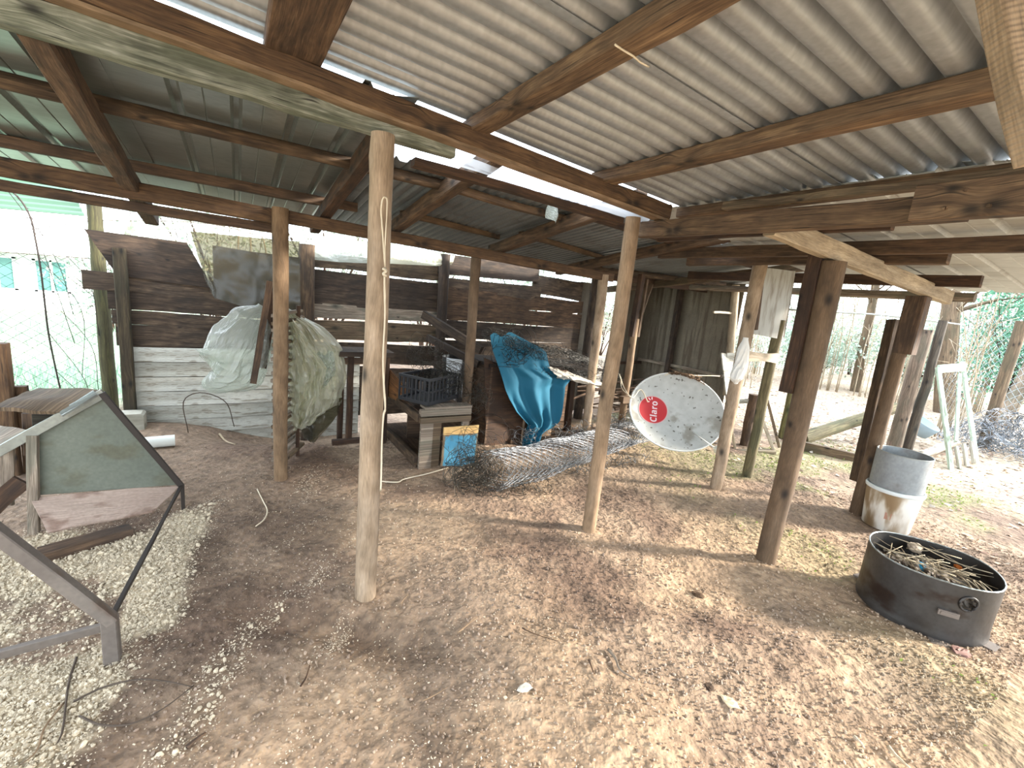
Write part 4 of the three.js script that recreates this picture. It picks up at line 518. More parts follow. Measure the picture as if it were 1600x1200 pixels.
// satellite dish leaning on the corner wall
{
  const t = T('satellite_dish', 'dirty white satellite dish with a round red sticker, leaning behind the netting roll', 'satellite dish'), Cc = V3([4.017, 0.506, -3.041]), n = new THREE.Vector3().subVectors(new THREE.Vector3(0.9, 1.75, 0.2), Cc).normalize();
  n.applyAxisAngle(new THREE.Vector3(0, 1, 0), 0.1); n.y += 0.18; n.normalize(); const yv = new THREE.Vector3(0, 1, 0).addScaledVector(n, -n.y).normalize(), xv = new THREE.Vector3().crossVectors(yv, n), a = 0.5, b = 0.42, dp = 0.1, rot = -0.12;
  const at = (r, th, off = 0) => { let x = r * a * Math.cos(th), y = r * b * Math.sin(th); const X = x * Math.cos(rot) - y * Math.sin(rot), Y = x * Math.sin(rot) + y * Math.cos(rot), z = -dp * (1 - r * r) + off; return [Cc.x + xv.x * X + yv.x * Y + n.x * z, Cc.y + xv.y * X + yv.y * Y + n.y * z, Cc.z + xv.z * X + yv.z * Y + n.z * z]; };
  const pm = std({ map: tex(512, 512, (u, v) => { const x = u - 0.5, y = v - 0.5, g = fb(u * 6, v * 6, 501, 5, 6, 6), h = fb(u * 3 + 2, v * 3, 507, 4, 3, 3), sp = ss(0.76, 0.8, fb(u * 34, v * 34, 511, 3, 34, 34)); let c = mix3([172, 174, 168], [192, 194, 189], fb(u * 20, v * 20, 513, 2, 20, 20)); c = mix3(c, [120, 114, 100], 0.6 * ss(0.5, 0.68, g) * ss(0.4, 0.55, h)); return mix3(c, [70, 66, 56], sp * 0.8); }, true), roughness: 0.55 });
  const N = 64, M = 14, pos = [], uv = [], idx = []; for (let j = 0; j <= M; j++) for (let i = 0; i <= N; i++) { const r = j / M, th = i / N * Math.PI * 2; pos.push(...at(Math.max(r, 0.001), th)); uv.push(0.5 + 0.48 * r * Math.cos(th), 0.5 + 0.48 * r * Math.sin(th)); } for (let j = 0; j <= M; j++) for (let i = 0; i <= N; i++) { const r = j / M, th = i / N * Math.PI * 2; pos.push(...at(Math.max(r, 0.001), th, -0.006)); uv.push(0.5 + 0.48 * r * Math.cos(th), 0.5 + 0.48 * r * Math.sin(th)); }
  const q = (M + 1) * (N + 1); for (let j = 0; j < M; j++) for (let i = 0; i < N; i++) { const A = j * (N + 1) + i; idx.push(A, A + N + 1, A + 1, A + 1, A + N + 1, A + N + 2); idx.push(q + A, q + A + 1, q + A + N + 1, q + A + 1, q + A + N + 2, q + A + N + 1); }
  P(t, 'reflector', raw(pos, uv, idx, 1), pm);
  P(t, 'rim', sweep(circ(0.009, 6), Array.from({ length: N + 1 }, (_, i) => at(1, i / N * Math.PI * 2, -0.002)), { crease: 2, up: [n.x, n.y, n.z] }), std({ color: 0xd7dad6, roughness: 0.45 }));
  // round red sticker printed with white lettering, reading upwards
  const cw = 256, cv = document.createElement('canvas'); cv.width = cv.height = cw; const cx = cv.getContext('2d'); cx.fillStyle = '#cfa9a6'; cx.fillRect(0, 0, cw, cw); cx.fillStyle = '#b8262c'; cx.beginPath(); cx.arc(128, 128, 121, 0, 7); cx.fill(); cx.save(); cx.translate(128, 128); cx.rotate(-Math.PI / 2); cx.fillStyle = '#e2d2d2'; cx.font = 'bold 78px sans-serif'; cx.textAlign = 'center'; cx.textBaseline = 'middle'; cx.fillText('Claro', -14, 8); cx.strokeStyle = '#f7eeee'; cx.lineWidth = 8; for (const [x0, y0, x1, y1] of [[70, -36, 66, -58], [86, -30, 104, -48], [92, -16, 116, -18]]) { cx.beginPath(); cx.moveTo(x0, y0); cx.lineTo(x1, y1); cx.stroke(); } cx.restore();
  const ct = new THREE.CanvasTexture(cv); ct.colorSpace = THREE.SRGBColorSpace; ct.flipY = true;
  const sp = [], su = [], si = [], sx = -0.235, sy = 0.0, sr = 0.155; for (let j = 0; j <= 6; j++) for (let i = 0; i <= 40; i++) { const th = i / 40 * Math.PI * 2, X = sx + 1.06 * sr * j / 6 * Math.cos(th), Y = sy + sr * j / 6 * Math.sin(th), x = (X * Math.cos(rot) + Y * Math.sin(rot)) / a, y = (-X * Math.sin(rot) + Y * Math.cos(rot)) / b; sp.push(...at(Math.hypot(x, y), Math.atan2(y, x), 0.003)); su.push(0.5 + 0.5 * j / 6 * Math.cos(th), 0.5 + 0.5 * j / 6 * Math.sin(th)); } for (let j = 0; j < 6; j++) for (let i = 0; i < 40; i++) { const A = j * 41 + i; si.push(A, A + 41, A + 1, A + 1, A + 41, A + 42); }
  P(t, 'sticker', raw(sp, su, si, 1), std({ map: ct, roughness: 0.5 }), 'round red sticker with white lettering');
  P(t, 'feed_arm', wire([at(0.6, -0.75, 0.01), at(0.8, -0.75, 0.05), at(1.12, -0.72, 0.06)], 0.007, { n: 6 }), std({ color: 0xd0d2cc, roughness: 0.5 })); P(t, 'feed_head', box(...at(1.17, -0.72, 0.06), 0.05, 0.07, 0.05, { rz: 0.6 }), std({ color: 0xd8d5c4, roughness: 0.6 }));
  P(t, 'strut', pole(at(0.2, 1, -0.02), [5.0, 0.02, -3.75], 0.018, 0.018, { n: 8, knots: 0 }), MT.iron); settle(t);
  const lf = []; const r = rng(77); for (let i = 0; i < 60; i++) { const p = at(0.98 + 0.06 * (r() - 0.5), 1.15 + 0.75 * r(), 0.015 + 0.03 * r()), g = new THREE.PlaneGeometry(0.03 + 0.03 * r(), 0.015); g.rotateX(r() * 6); g.rotateY(r() * 6); g.translate(...p); lf.push(g); } for (let i = 0; i < 10; i++) lf.push(wire([at(0.95 + 0.1 * r(), 1 + r() * 0.9, 0.02), at(1 + 0.08 * r(), 1 + r() * 0.9, 0.04 + 0.03 * r())], 0.003));
  one('leaf_litter', 'dry leaves and twigs caught on the top rim of the satellite dish', 'leaves', lf, std({ color: 0x6d5640, roughness: 0.9 }), null, 'stuff');
  one('cord', 'pale cord draped over the left rim of the satellite dish', 'cord', join([wire([[3.625, 0.809, -3.572], [3.629, 0.683, -3.48], [3.593, 0.604, -3.304], at(0.9, 2.75, 0.02), at(0.62, 3.0, 0.015)], 0.006, { smooth: 24 }), wire([[3.652, 0.773, -3.571], [3.611, 0.667, -3.488], [3.597, 0.613, -3.328]], 0.005, { smooth: 12 }), wire([at(0.95, 2.0, 0.02), [4.019, 0.884, -3.223], [4.283, 0.854, -3.292], [4.858, 0.859, -3.174]], 0.005, { smooth: 14 })]), MT.twine);
}
// heap of sticks and scrap in the dark behind the netting and dish
{ const g = [], r = rng(61); for (let i = 0; i < 46; i++) { const x = 4.4 + r() * 1.2, z = -4.3 - r() * 0.7, y = 0.05 + r() * 0.4, a = r() * 3.14, L = 0.2 + r() * 0.5; g.push(pole([x - Math.cos(a) * L, Math.max(0.02, y - 0.1 * r()), z - Math.sin(a) * L * 0.5], [x + Math.cos(a) * L, y + 0.25 * (r() - 0.3), z + Math.sin(a) * L * 0.5], 0.012 + 0.012 * r(), 0.008, { n: 6, knots: 1, seed: 600 + i })); } one('brushwood', 'heap of dark sticks and scrap behind the satellite dish', 'sticks', g, MT.dark, null, 'stuff'); }
// panel hung between two posts on the right
{ const t = T('panel', 'weathered pale panel with dark edges hung between two posts', 'panel'), z = -2.31; const q = [[3.792, 1.433, -2.31], [4.387, 1.392, -2.31], [4.356, 2.02, -2.31], [3.789, 1.989, -2.31]];
  P(t, 'sheet', shell(8, 10, (u, v) => [lerp(lerp(q[0][0], q[1][0], u), lerp(q[3][0], q[2][0], u), v), lerp(lerp(q[0][1], q[1][1], u), lerp(q[3][1], q[2][1], u), v) + 0.012 * (v > 0.9 ? fb(u * 9, 1, 3) - 0.5 : 0), z + 0.012 * Math.sin(u * 3)], 0.012, { us: 0.6, vs: 0.6 }), std({ map: tex(256, 256, (u, v) => mix3([176, 178, 172], [134, 128, 116], ss(0.4, 0.85, fb(u * 12, v * 3, 515, 5, 12, 3))), true, 1 / 0.6, 1 / 0.6), roughness: 0.7 }));
  P(t, 'edge_batten', beam([q[0][0] + 0.1, q[0][1] + 0.03, z + 0.02], [q[3][0] + 0.04, q[3][1] - 0.02, z + 0.02], 0.035, 0.02, { up: [0, 0, 1] }), MT.dark); P(t, 'edge_batten', beam([q[1][0] + 0.03, q[1][1] + 0.02, z - 0.02], [q[2][0] + 0.02, q[2][1] - 0.04, z - 0.02], 0.03, 0.03, { up: [0, 0, 1] }), MT.dark); settle(t); }
one('board', 'pale battered board nailed across below the hanging panel', 'board', shell(16, 3, (u, v) => { const a = [3.655, 1.242, -2.22], b = [4.235, 1.224, -2.24]; return [lerp(a[0], b[0], u), lerp(a[1], b[1], u) + (v - 0.5) * (0.1 - 0.03 * Math.sin(u * 3)), a[2] + 0.01 * Math.sin(u * 5)]; }, 0.02, { us: 0.5, vs: 0.1 }), MT.pale);
one('wrap', 'torn white plastic wrapped round the leaning post below the panel', 'plastic scrap', bag([[3.593, 1.398, -2.18], [3.593, 1.291, -2.18], [3.596, 1.172, -2.18], [3.568, 1.062, -2.18], [3.577, 1.007, -2.18]], [0.02, 0.045, 0.05, 0.05, 0.015], 21, 0.8, 0.5), std({ color: 0xe4e4de, roughness: 0.6 }));
{ const t = T('pallet', 'broken pale wooden frame standing behind the two leaning posts', 'frame'); const q = (a, b, w, h, m) => P(t, 'slat', beam(a, b, w, h, { up: [0.5, 0.1, 0.8], rough: 0.004 }), m);
  P(t, 'board', quadBoard([5.152, 1.102, -3.408], [5.39, 1.089, -3.316], [5.249, 0.443, -3.134], [5.115, 0.443, -3.158], 0.02), MT.paint); q([5.135, 0.445, -3.146], [5.098, -0.07, -2.93], 0.05, 0.03, MT.pale2); q([5.424, 0.516, -2.982], [5.411, -0.008, -2.629], 0.05, 0.03, MT.pale); q([5.596, 0.779, -3.055], [5.599, 0.058, -2.707], 0.035, 0.03, MT.old2); q([5.072, -0.027, -2.955], [5.405, 0.051, -2.645], 0.03, 0.06, MT.pale2); q([5.204, 0.545, -3.126], [5.418, 0.569, -2.998], 0.05, 0.025, MT.paint2); q([5.212, 1.078, -3.364], [5.582, 1.144, -3.148], 0.06, 0.02, MT.paint); settle(t); }
one('post', 'short dark stump post behind the broken pale frame', 'post', pole([5.37, 0, -3.006], [5.37, 0.658, -3.006], 0.055, 0.06, { seed: 231 }), MT.dark);
one('pole', 'yellow-green bamboo pole behind the stout leaning post', 'pole', pole([6.381, 0, -3.081], [6.381, 1.201, -3.081], 0.05, 0.05, { seed: 232, knots: 0 }), wood('old', 0xc6d098));
// stove pipe standing in a white bucket
{ const t = T('bucket', 'stained white bucket beside the right post, holding a grey metal drum', 'bucket'), cx = 4.52, cz = -1.25, lt = (p, n = 40) => { const g = new THREE.LatheGeometry(p.map((q) => new THREE.Vector2(...q)), n); g.translate(cx, 0, cz); return ni(g); };
  P(t, 'body', lt([[0.001, 0.002], [0.155, 0.002], [0.182, 0.32], [0.176, 0.32], [0.15, 0.014], [0.001, 0.014]]), std({ map: tex(512, 256, (u, v) => { const g = fb(u * 10, v * 5, 521, 5, 10, 5), st = ss(0.3, 0.16, Math.abs(u - 0.63)); let c = mix3([226, 226, 218], [196, 190, 176], ss(0.4, 0.7, g)); c = mix3(c, [128, 104, 72], 0.9 * st * ss(0.35, 0.6, g)); if (v > 0.265 && v < 0.3 && u > 0.775 && u < 0.825) c = mix3(c, [176, 128, 108], 0.85 * ss(0.3, 0.5, fb(u * 90, v * 12, 525, 2, 90, 12))); return c; }, true), roughness: 0.5 }));
  P(t, 'rim', lt([[0.178, 0.315], [0.19, 0.315], [0.192, 0.335], [0.187, 0.345], [0.176, 0.345], [0.178, 0.315]]), std({ color: 0xd8e0e0, roughness: 0.45 })); settle(t);
  const d = T('drum', 'open grey metal drum standing on top of the white bucket', 'drum'); P(d, 'shell', lt([[0.172, 0.346], [0.174, 0.346], [0.178, 0.63], [0.173, 0.63], [0.169, 0.346], [0.172, 0.346]], 48), std({ map: metalTex(31, hx(0x7d8488), hx(0xa6adb0), hx(0x6d625a), 0.5), metalness: 0.45, roughness: 0.5 })); P(d, 'rim', (() => { const g = new THREE.TorusGeometry(0.176, 0.004, 6, 48); g.rotateX(Math.PI / 2); g.translate(cx, 0.63, cz); return ni(g); })(), MT.slate); P(d, 'seam', box(cx + 0.1, 0.49, cz + 0.147, 0.012, 0.27, 0.008, { ry: 0.6 }), MT.slate); settle(d); }
// cut drum used as a brazier, full of rubbish
{ const t = T('fire_drum', 'cut down dark iron drum with a round vent hole, full of rubbish', 'drum'), cx = 3.34, cz = -0.68, R = 0.288, H = 0.33, N = 96, hole = 1.03; // hole towards the camera
  const top = (th) => H + 0.006 * Math.sin(th * 3), pos = [], uv = [], idx = [], M = 20, hr = 0.038, hh = 0.245, vent = 0.985; const a0 = 2.307;
  for (const rr of [R, R - 0.006]) for (let j = 0; j <= M; j++) for (let i = 0; i <= N; i++) { const th = i / N * Math.PI * 2, y = top(th) * j / M, d = 0.004 * (fb(Math.cos(th) * 2 + 5, y * 8 + Math.sin(th) * 2, 541, 3) - 0.5) + (j === 1 || j === 2 ? 0.003 : 0); pos.push(cx + (rr + d) * Math.cos(th), y - 0.005, cz + (rr + d) * Math.sin(th)); uv.push(i / N * 1.8, y); }
  const Q = (M + 1) * (N + 1), inH = (i, j) => { const th = (i + 0.5) / N * Math.PI * 2, y = H * (j + 0.5) / M; let dt = th - a0; dt -= Math.round(dt / 6.28319) * 6.28319; return Math.hypot(dt * R, y - hh) < hr; };
  for (let j = 0; j < M; j++) for (let i = 0; i < N; i++) { if (inH(i, j)) continue; const A = j * (N + 1) + i; idx.push(A, A + N + 1, A + 1, A + 1, A + N + 1, A + N + 2, Q + A, Q + A + 1, Q + A + N + 1, Q + A + 1, Q + A + N + 2, Q + A + N + 1); } for (let i = 0; i < N; i++) { const A = M * (N + 1) + i; idx.push(A, Q + A, A + 1, A + 1, Q + A, Q + A + 1); }
  const dm = std({ map: metalTex(33, hx(0x2f2b27), hx(0x545453), hx(0x2b1f18), 0.85), metalness: 0.5, roughness: 0.48, bumpMap: tex(256, 256, (u, v) => 255 * fb(u * 12, v * 12, 545, 4, 12, 12), false), bumpScale: 0.004 }); P(t, 'shell', raw(pos, uv, idx, 0.9), dm);
  const cyl = (r, th, y, dth = 0) => [cx + r * Math.cos(th + dth), y, cz + r * Math.sin(th + dth)];
  P(t, 'rim', sweep(circ(0.004, 6), Array.from({ length: 65 }, (_, i) => cyl(R - 0.002, i / 64 * 6.28319, top(i / 64 * 6.28319) - 0.004)), { crease: 2 }), MT.slate);
  P(t, 'vent_collar', sweep(circ(0.006, 6), Array.from({ length: 33 }, (_, i) => { const q = i / 32 * 6.28319; return cyl(R + 0.003, a0 + hr * 1.02 * Math.cos(q) / R, hh + hr * 1.02 * Math.sin(q)); }), { crease: 2, up: [Math.cos(a0), 0.1, Math.sin(a0)] }), dm);
  const a1 = 2.55; P(t, 'bracket', join([0, 1].map((k) => { const g = box(0, 0, 0, 0.085 - k * 0.02, 0.028 - k * 0.012, 0.012 + k * 0.006, { ry: -a1 + Math.PI / 2, rz: 0 }); g.translate(...cyl(R + 0.006, a1, 0.17)); return g; })), MT.iron);
  const ft = (th) => { const g = box(0, 0, 0, 0.09, 0.012, 0.05, { ry: -th + Math.PI / 2 }); g.translate(...cyl(R + 0.02, th, 0.004)); return P(t, 'foot', g, MT.iron); }; ft(a0 + 0.25); ft(a0 - 0.7); ft(a0 + 2.6); P(t, 'base', (() => { const g = new THREE.CylinderGeometry(R - 0.005, R - 0.005, 0.02, 48); g.translate(cx, 0.02, cz); return ni(g); })(), dm); settle(t);
  // rubbish in it
  const r = rng(91), g = []; for (let i = 0; i < 420; i++) { const q = Math.sqrt(r()) * (R - 0.03), th = r() * 6.283, p = [cx + q * Math.cos(th), 0.2 + 0.035 * r() + 0.03 * Math.cos(q * 8), cz + q * Math.sin(th)], s = 0.008 + 0.014 * r(), b = new THREE.DodecahedronGeometry(s, 0); b.scale(1, 0.5, 0.8 + r()); b.rotateY(r() * 6); b.rotateX(r()); b.translate(...p); g.push(b); }
  const bd = new THREE.CylinderGeometry(R - 0.012, R - 0.012, 0.17, 40); bd.translate(cx, 0.115, cz); g.push(bd); one('ash', 'grey ash and burnt litter filling the cut drum', 'ash', g, std({ map: metalTex(34, hx(0x6b645c), hx(0xa39b8f), hx(0x4b3a30), 0.6), roughness: 1 }), null, 'stuff');
  const st = []; for (let i = 0; i < 30; i++) { const th = r() * 6.283, q = r() * 0.22, a = 0.6 + (r() - 0.5) * 3.0, L = 0.06 + 0.16 * r(), x = cx + q * Math.cos(th), z = cz + q * Math.sin(th), lim = (X, Z) => { const d = Math.hypot(X - cx, Z - cz), k = Math.min(1, (R - 0.02) / d); return [cx + (X - cx) * k, cz + (Z - cz) * k]; }, A = lim(x - L * Math.cos(a), z - L * Math.sin(a)), B = lim(x + L * Math.cos(a), z + L * Math.sin(a)), y = 0.25 + 0.05 * r(); st.push(wire([[A[0], y + 0.04 * r(), A[1]], [(A[0] + B[0]) / 2, y + 0.03 * r(), (A[1] + B[1]) / 2], [B[0], y + 0.04 * r(), B[1]]], 0.0014 + 0.002 * r(), { smooth: 6 })); }
  for (const k of [0, 1, 2]) { const th = a0 - 0.25 + k * 0.12, p = cyl(R - 0.03, th, 0.25); st.push(wire([p, [p[0] + 0.03, p[1] + 0.06, p[2] + 0.04], [p[0] + 0.02, p[1] + 0.1, p[2] - 0.02], cyl(R + 0.005, th + 0.05, H + 0.006)], 0.0022, { smooth: 14 })); } one('straw', 'pale dry stalks and straws heaped in the cut drum', 'straw', st, MT.straw, null, 'stuff');
  const lump = (s, sx, sy, sz, p, seed) => { const b = new THREE.IcosahedronGeometry(1, 3), a = b.attributes.position; for (let i = 0; i < a.count; i++) { const k = 0.75 + 0.5 * ridge(a.getX(i) * 1.4 + seed, a.getY(i) * 1.4 + a.getZ(i), seed); a.setXYZ(i, a.getX(i) * k * sx, a.getY(i) * k * sy, a.getZ(i) * k * sz); } b.scale(s, s, s); b.translate(...p); return toCreasedNormals(b, 0.5); };
  one('plastic_scrap', 'bright blue plastic scrap in the cut drum', 'plastic scrap', lump(0.03, 1.3, 0.7, 0.9, [3.364, 0.244, -0.721], 3), std({ color: 0x2ba0d0, roughness: 0.5 })); one('food_scrap', 'orange fruit peel scrap in the cut drum', 'scrap', lump(0.028, 1.2, 0.8, 1, [3.642, 0.237, -0.618], 5), std({ color: 0xc8702e, roughness: 0.7 })); one('paper_ball', 'crumpled beige paper ball in the cut drum', 'paper', lump(0.04, 1.2, 0.7, 1, [3.734, 0.244, -0.61], 7), std({ color: 0xc9b59c, roughness: 0.9 })); one('paper_ball', 'dusty grey paper lump at the back of the cut drum', 'paper', lump(0.032, 1.2, 0.8, 1, [3.526, 0.28, -0.808], 9), std({ color: 0xa99a88, roughness: 0.9 }));
}
// twine on the front post, thread on the purlin, cords on the ground
one('twine', 'pale knotted twine hanging in a loop down the front post', 'twine', (() => { const q = (x, y) => { const d = {}; return [x, y]; }; return join([wire([[0.532, 1.613, -1.945], [0.512, 1.785, -1.945], [0.506, 1.847, -1.945], [0.515, 1.888, -1.945], [0.526, 1.887, -1.945], [0.53, 1.839, -1.945], [0.528, 1.711, -1.945], [0.532, 1.613, -1.945]], 0.0035, { smooth: 40 }), wire([[0.532, 1.613, -1.945], [0.532, 1.555, -1.945], [0.54, 1.422, -1.945], [0.54, 1.227, -1.945], [0.548, 1.112, -1.945], [0.559, 0.994, -1.945], [0.554, 0.97, -1.945], [0.551, 0.843, -1.945], [0.554, 0.703, -1.945], [0.555, 0.598, -1.945]], 0.005, { smooth: 50 }), wire([[0.52, 1.607, -1.94], [0.537, 1.598, -1.94], [0.524, 1.586, -1.94], [0.538, 1.577, -1.94]], 0.006, { smooth: 12 })]); })(), MT.twine);
one('thread', 'short white thread hanging on the middle purlin', 'thread', wire([[0.902, 2.254, -1.086], [0.939, 2.252, -1.088], [0.975, 2.249, -1.086], [1.007, 2.247, -1.092], [1.044, 2.245, -1.09]], 0.003, { smooth: 12 }), MT.twine);
const gp = (p) => [p[0], gh(p[0], p[2]) + 0.012, p[2]];
one('cord', 'white cord lying on the earth from the front post to the blue door', 'cord', wire([[0.919, 0, -3.357], [1.068, 0, -3.27], [1.124, 0, -3.316], [1.322, 0, -3.334], [1.56, 0, -3.418]].map(gp), 0.006, { smooth: 24 }), MT.twine);
one('wire', 'thin pale wire curved on the earth right of the barked post', 'wire', wire([[0.096, 0, -3.442], [0.128, 0, -3.251], [0.143, 0, -3.082], [0.115, 0, -2.951], [0.071, 0, -2.885]].map(gp), 0.004, { smooth: 20 }), MT.twine);
const stick = (label, pts, r, m = MT.old2, name = 'twig') => one(name, label, 'twig', wire(pts.map(gp), r, { smooth: 18, n: 6, scale: (t) => 1 - 0.5 * t }), m);
stick('long bent brown stick, upper half of the leaf-shaped loop at the lower left', [[-0.518, 0, -1.86], [-0.446, 0, -1.883], [-0.344, 0, -1.865], [-0.252, 0, -1.809], [-0.17, 0, -1.746]], 0.004, MT.rustWire); stick('long bent brown stick, lower half of the leaf-shaped loop at the lower left', [[-0.484, 0, -1.778], [-0.412, 0, -1.703], [-0.331, 0, -1.663], [-0.256, 0, -1.679], [-0.164, 0, -1.749]], 0.004, MT.rustWire); stick('straight brown stick crossing the shavings at the lower left', [[-0.562, 0, -2.098], [-0.552, 0, -1.957], [-0.515, 0, -1.724], [-0.517, 0, -1.689]], 0.0045, MT.rustWire); stick('pale bent stick beside the brown stick at the lower left corner', [[-0.544, 0, -1.867], [-0.568, 0, -1.774], [-0.566, 0, -1.679], [-0.592, 0, -1.649]], 0.0035, MT.pole2);
stick('dark forked twig in the middle foreground', [[1.386, 0, -1.189], [1.38, 0, -1.134], [1.354, 0, -1.084], [1.377, 0, -1.018]], 0.007, MT.old); stick('thin dark twig left of the forked twig', [[1.263, 0, -1.178], [1.247, 0, -1.142], [1.233, 0, -1.113]], 0.004, MT.dark2); stick('pale twig right of the front post foot', [[0.657, 0, -1.873], [0.685, 0, -1.901], [0.711, 0, -1.92]], 0.003, MT.pole2); stick('thin pale straw in the middle foreground', [[0.572, 0, -1.326], [0.623, 0, -1.325], [0.672, 0, -1.327]], 0.0025, MT.pole2); stick('thin straight twig near the gully', [[0.826, 0, -1.568], [0.905, 0, -1.598], [0.945, 0, -1.611]], 0.004, MT.pole2); stick('slender dark stem on the right of the pale straw', [[1.111, 0, -1.474], [1.138, 0, -1.405], [1.204, 0, -1.321]], 0.0025, MT.dark2); stick('bleached stick at the bottom edge right of the middle', [[2.1, 0, -0.393], [2.084, 0, -0.363], [2.072, 0, -0.317]], 0.008, MT.pale2); stick('second bleached stick left of it', [[2.03, 0, -0.478], [2.022, 0, -0.453], [2.007, 0, -0.433]], 0.006, MT.pale); stick('short twig left of the two pale chips', [[0.181, 0, -1.595], [0.203, 0, -1.626], [0.223, 0, -1.674]], 0.004, MT.dark2); stick('dark broken twig on the shavings at the bottom left', [[-0.167, 0, -1.5], [-0.14, 0, -1.516], [-0.116, 0, -1.528]], 0.009, MT.dark); one('twig', 'dark dead stalk bent over in front of the weatherboards', 'twig', wire([[-0.42, -0.02, -5.0], [-0.44, 0.3, -5.02], [-0.32, 0.36, -5.03], [-0.12, 0.26, -5.05], [-0.05, 0.0, -5.05]], 0.005, { smooth: 18 }), MT.rustWire); stick('pale bone-like stick leaning at the foot of the weatherboards', [[-0.177, 0, -5.141], [-0.124, 0, -4.877], [-0.039, 0, -4.447]], 0.011, MT.pale2);
{ const chip = (label, p, s, m, k) => { const b = new THREE.DodecahedronGeometry(s, 1), a = b.attributes.position; for (let i = 0; i < a.count; i++) { const q = 0.6 + 0.8 * hash(Math.round(a.getX(i) * 900), Math.round(a.getY(i) * 900 + a.getZ(i) * 500), k); a.setXYZ(i, a.getX(i) * q * 1.5, a.getY(i) * q * 0.4, a.getZ(i) * q); } b.rotateY(k); b.translate(p[0], gh(p[0], p[2]) + s * 0.3, p[2]); one('chip', label, 'chip', toCreasedNormals(b, 0.4), m); };
  chip('pale feathery tuft in the lower middle foreground', [0.935, 0, -1.179], 0.018, std({ color: 0xcfcabc, roughness: 0.9 }), 3); chip('pale dry leaf in the lower right foreground', [1.683, 0, -0.783], 0.022, std({ color: 0xd6c2a0, roughness: 0.9 }), 5); chip('dark wood chip lying left of the pale dry leaf', [1.664, 0, -0.864], 0.014, MT.dark, 7); chip('brown stone chip in front of the stout leaning post', [2.166, 0, -1.296], 0.02, MT.brown3, 8); chip('reddish scrap beside the foot of the cut drum', [3.092, 0, -0.435], 0.03, std({ color: 0x8a6a60, roughness: 0.9 }), 9); }

Object.assign(MT, { saplingA: wood('pale', 0xe4e2dc), saplingB: wood('pale', 0xd2cec6) });

// ---------------------------------------------------------------- outside, left
function leafGeo(L, W) { const g = new THREE.BufferGeometry(); g.setAttribute('position', new THREE.Float32BufferAttribute([0, 0, 0, W / 2, L * 0.45, W * 0.12, 0, L, -W * 0.1, -W / 2, L * 0.45, W * 0.12], 3)); g.setAttribute('uv', new THREE.Float32BufferAttribute([0.5, 0, 1, 0.5, 0.5, 1, 0, 0.5], 2)); g.setIndex([0, 1, 2, 0, 2, 3]); g.computeVertexNormals(); return g; }
const LEAF = std({ color: 0xffffff, roughness: 0.75, transmission: 0.3, thickness: 0 }), DRY = std({ color: 0xffffff, roughness: 0.95 });
const dm = new THREE.Object3D(), dc = new THREE.Color();
function scatter(parent, name, geo, mat, n, place, o = {}) { // place(i, r) -> {p, s, rx, ry, rz, c}
  const im = new THREE.InstancedMesh(geo, mat, n), r = rng(o.seed ?? seedN++); let k = 0;
  for (let i = 0; i < n * 3 && k < n; i++) { const q = place(i, r); if (!q) continue; dm.position.set(...q.p); dm.rotation.set(q.rx ?? 0, q.ry ?? 0, q.rz ?? 0); if (Array.isArray(q.s)) dm.scale.set(...q.s); else dm.scale.setScalar(q.s ?? 1); dm.updateMatrix(); im.setMatrixAt(k, dm.matrix); dc.setRGB(...q.c); im.setColorAt(k, dc); k++; }
  im.count = k; im.name = parent ? name : numbered(name); im.castShadow = im.receiveShadow = true; im.userData = { kind: 'stuff' }; if (o.label) im.userData.label = o.label; if (o.category) im.userData.category = o.category; (parent ?? scene).add(im); return im;
}
function bush(name, label, cat, c, rx, ry, rz, n, L, cols, o = {}) { // foliage in clumps on a few stems
  const t = T(name, label, cat, o.group), r = rng(o.seed ?? seedN++), st = [], tips = []; t.position.set(c[0], c[1] ?? 0, c[2]);
  const ns = o.stems ?? 6; for (let i = 0; i < ns; i++) { const a = r() * 6.28, k = 0.3 + 0.7 * r(), e = [rx * k * Math.cos(a), ry * (0.9 + 1.0 * r()), rz * k * Math.sin(a)], m = [e[0] * 0.4, e[1] * 0.55, e[2] * 0.4]; st.push(wire([[0.1 * Math.cos(a), -0.05, 0.1 * Math.sin(a)], m, e], o.sr ?? 0.018, { smooth: 8, n: 5, scale: (q) => 1 - 0.7 * q }));
    for (let j = 0; j < 4; j++) { const f = 0.35 + 0.6 * r(), b = [m[0] * f * 1.4 + rx * (r() - 0.5), ry * 2 * (0.3 + 0.68 * r()), m[2] * f * 1.4 + rz * (r() - 0.5)]; tips.push(b); st.push(wire([[m[0] * f, m[1] * f + 0.1, m[2] * f], b], 0.006, { n: 3 })); } tips.push(e); }
  P(t, 'stem', join(st), o.stemMat ?? MT.dark2);
  scatter(t, 'foliage', leafGeo(L, L * 0.55), LEAF, n, (i, q) => { const b = tips[Math.floor(q() * tips.length)], s = 0.34; const col = cols[Math.floor(q() * cols.length)], k = 0.7 + 0.6 * q(); return { p: [b[0] + rx * s * (q() + q() - 1) * 1.4, Math.max(0.02, b[1] + ry * s * (q() + q() - 1) * 1.4), b[2] + rz * s * (q() + q() - 1) * 1.4], rx: q() * 6.3, ry: q() * 6.3, rz: q() * 6.3, s: 0.6 + 0.8 * q(), c: [col[0] * k, col[1] * k, col[2] * k] }; }, { seed: (o.seed ?? 7) + 1 });
  return t;
}
const GR = [[0.34, 0.46, 0.36], [0.44, 0.55, 0.46], [0.54, 0.62, 0.54]], PALE = [[0.5, 0.56, 0.46], [0.56, 0.54, 0.46], [0.4, 0.5, 0.4]], DEEP = [[0.12, 0.32, 0.2], [0.18, 0.4, 0.27], [0.09, 0.26, 0.17]];
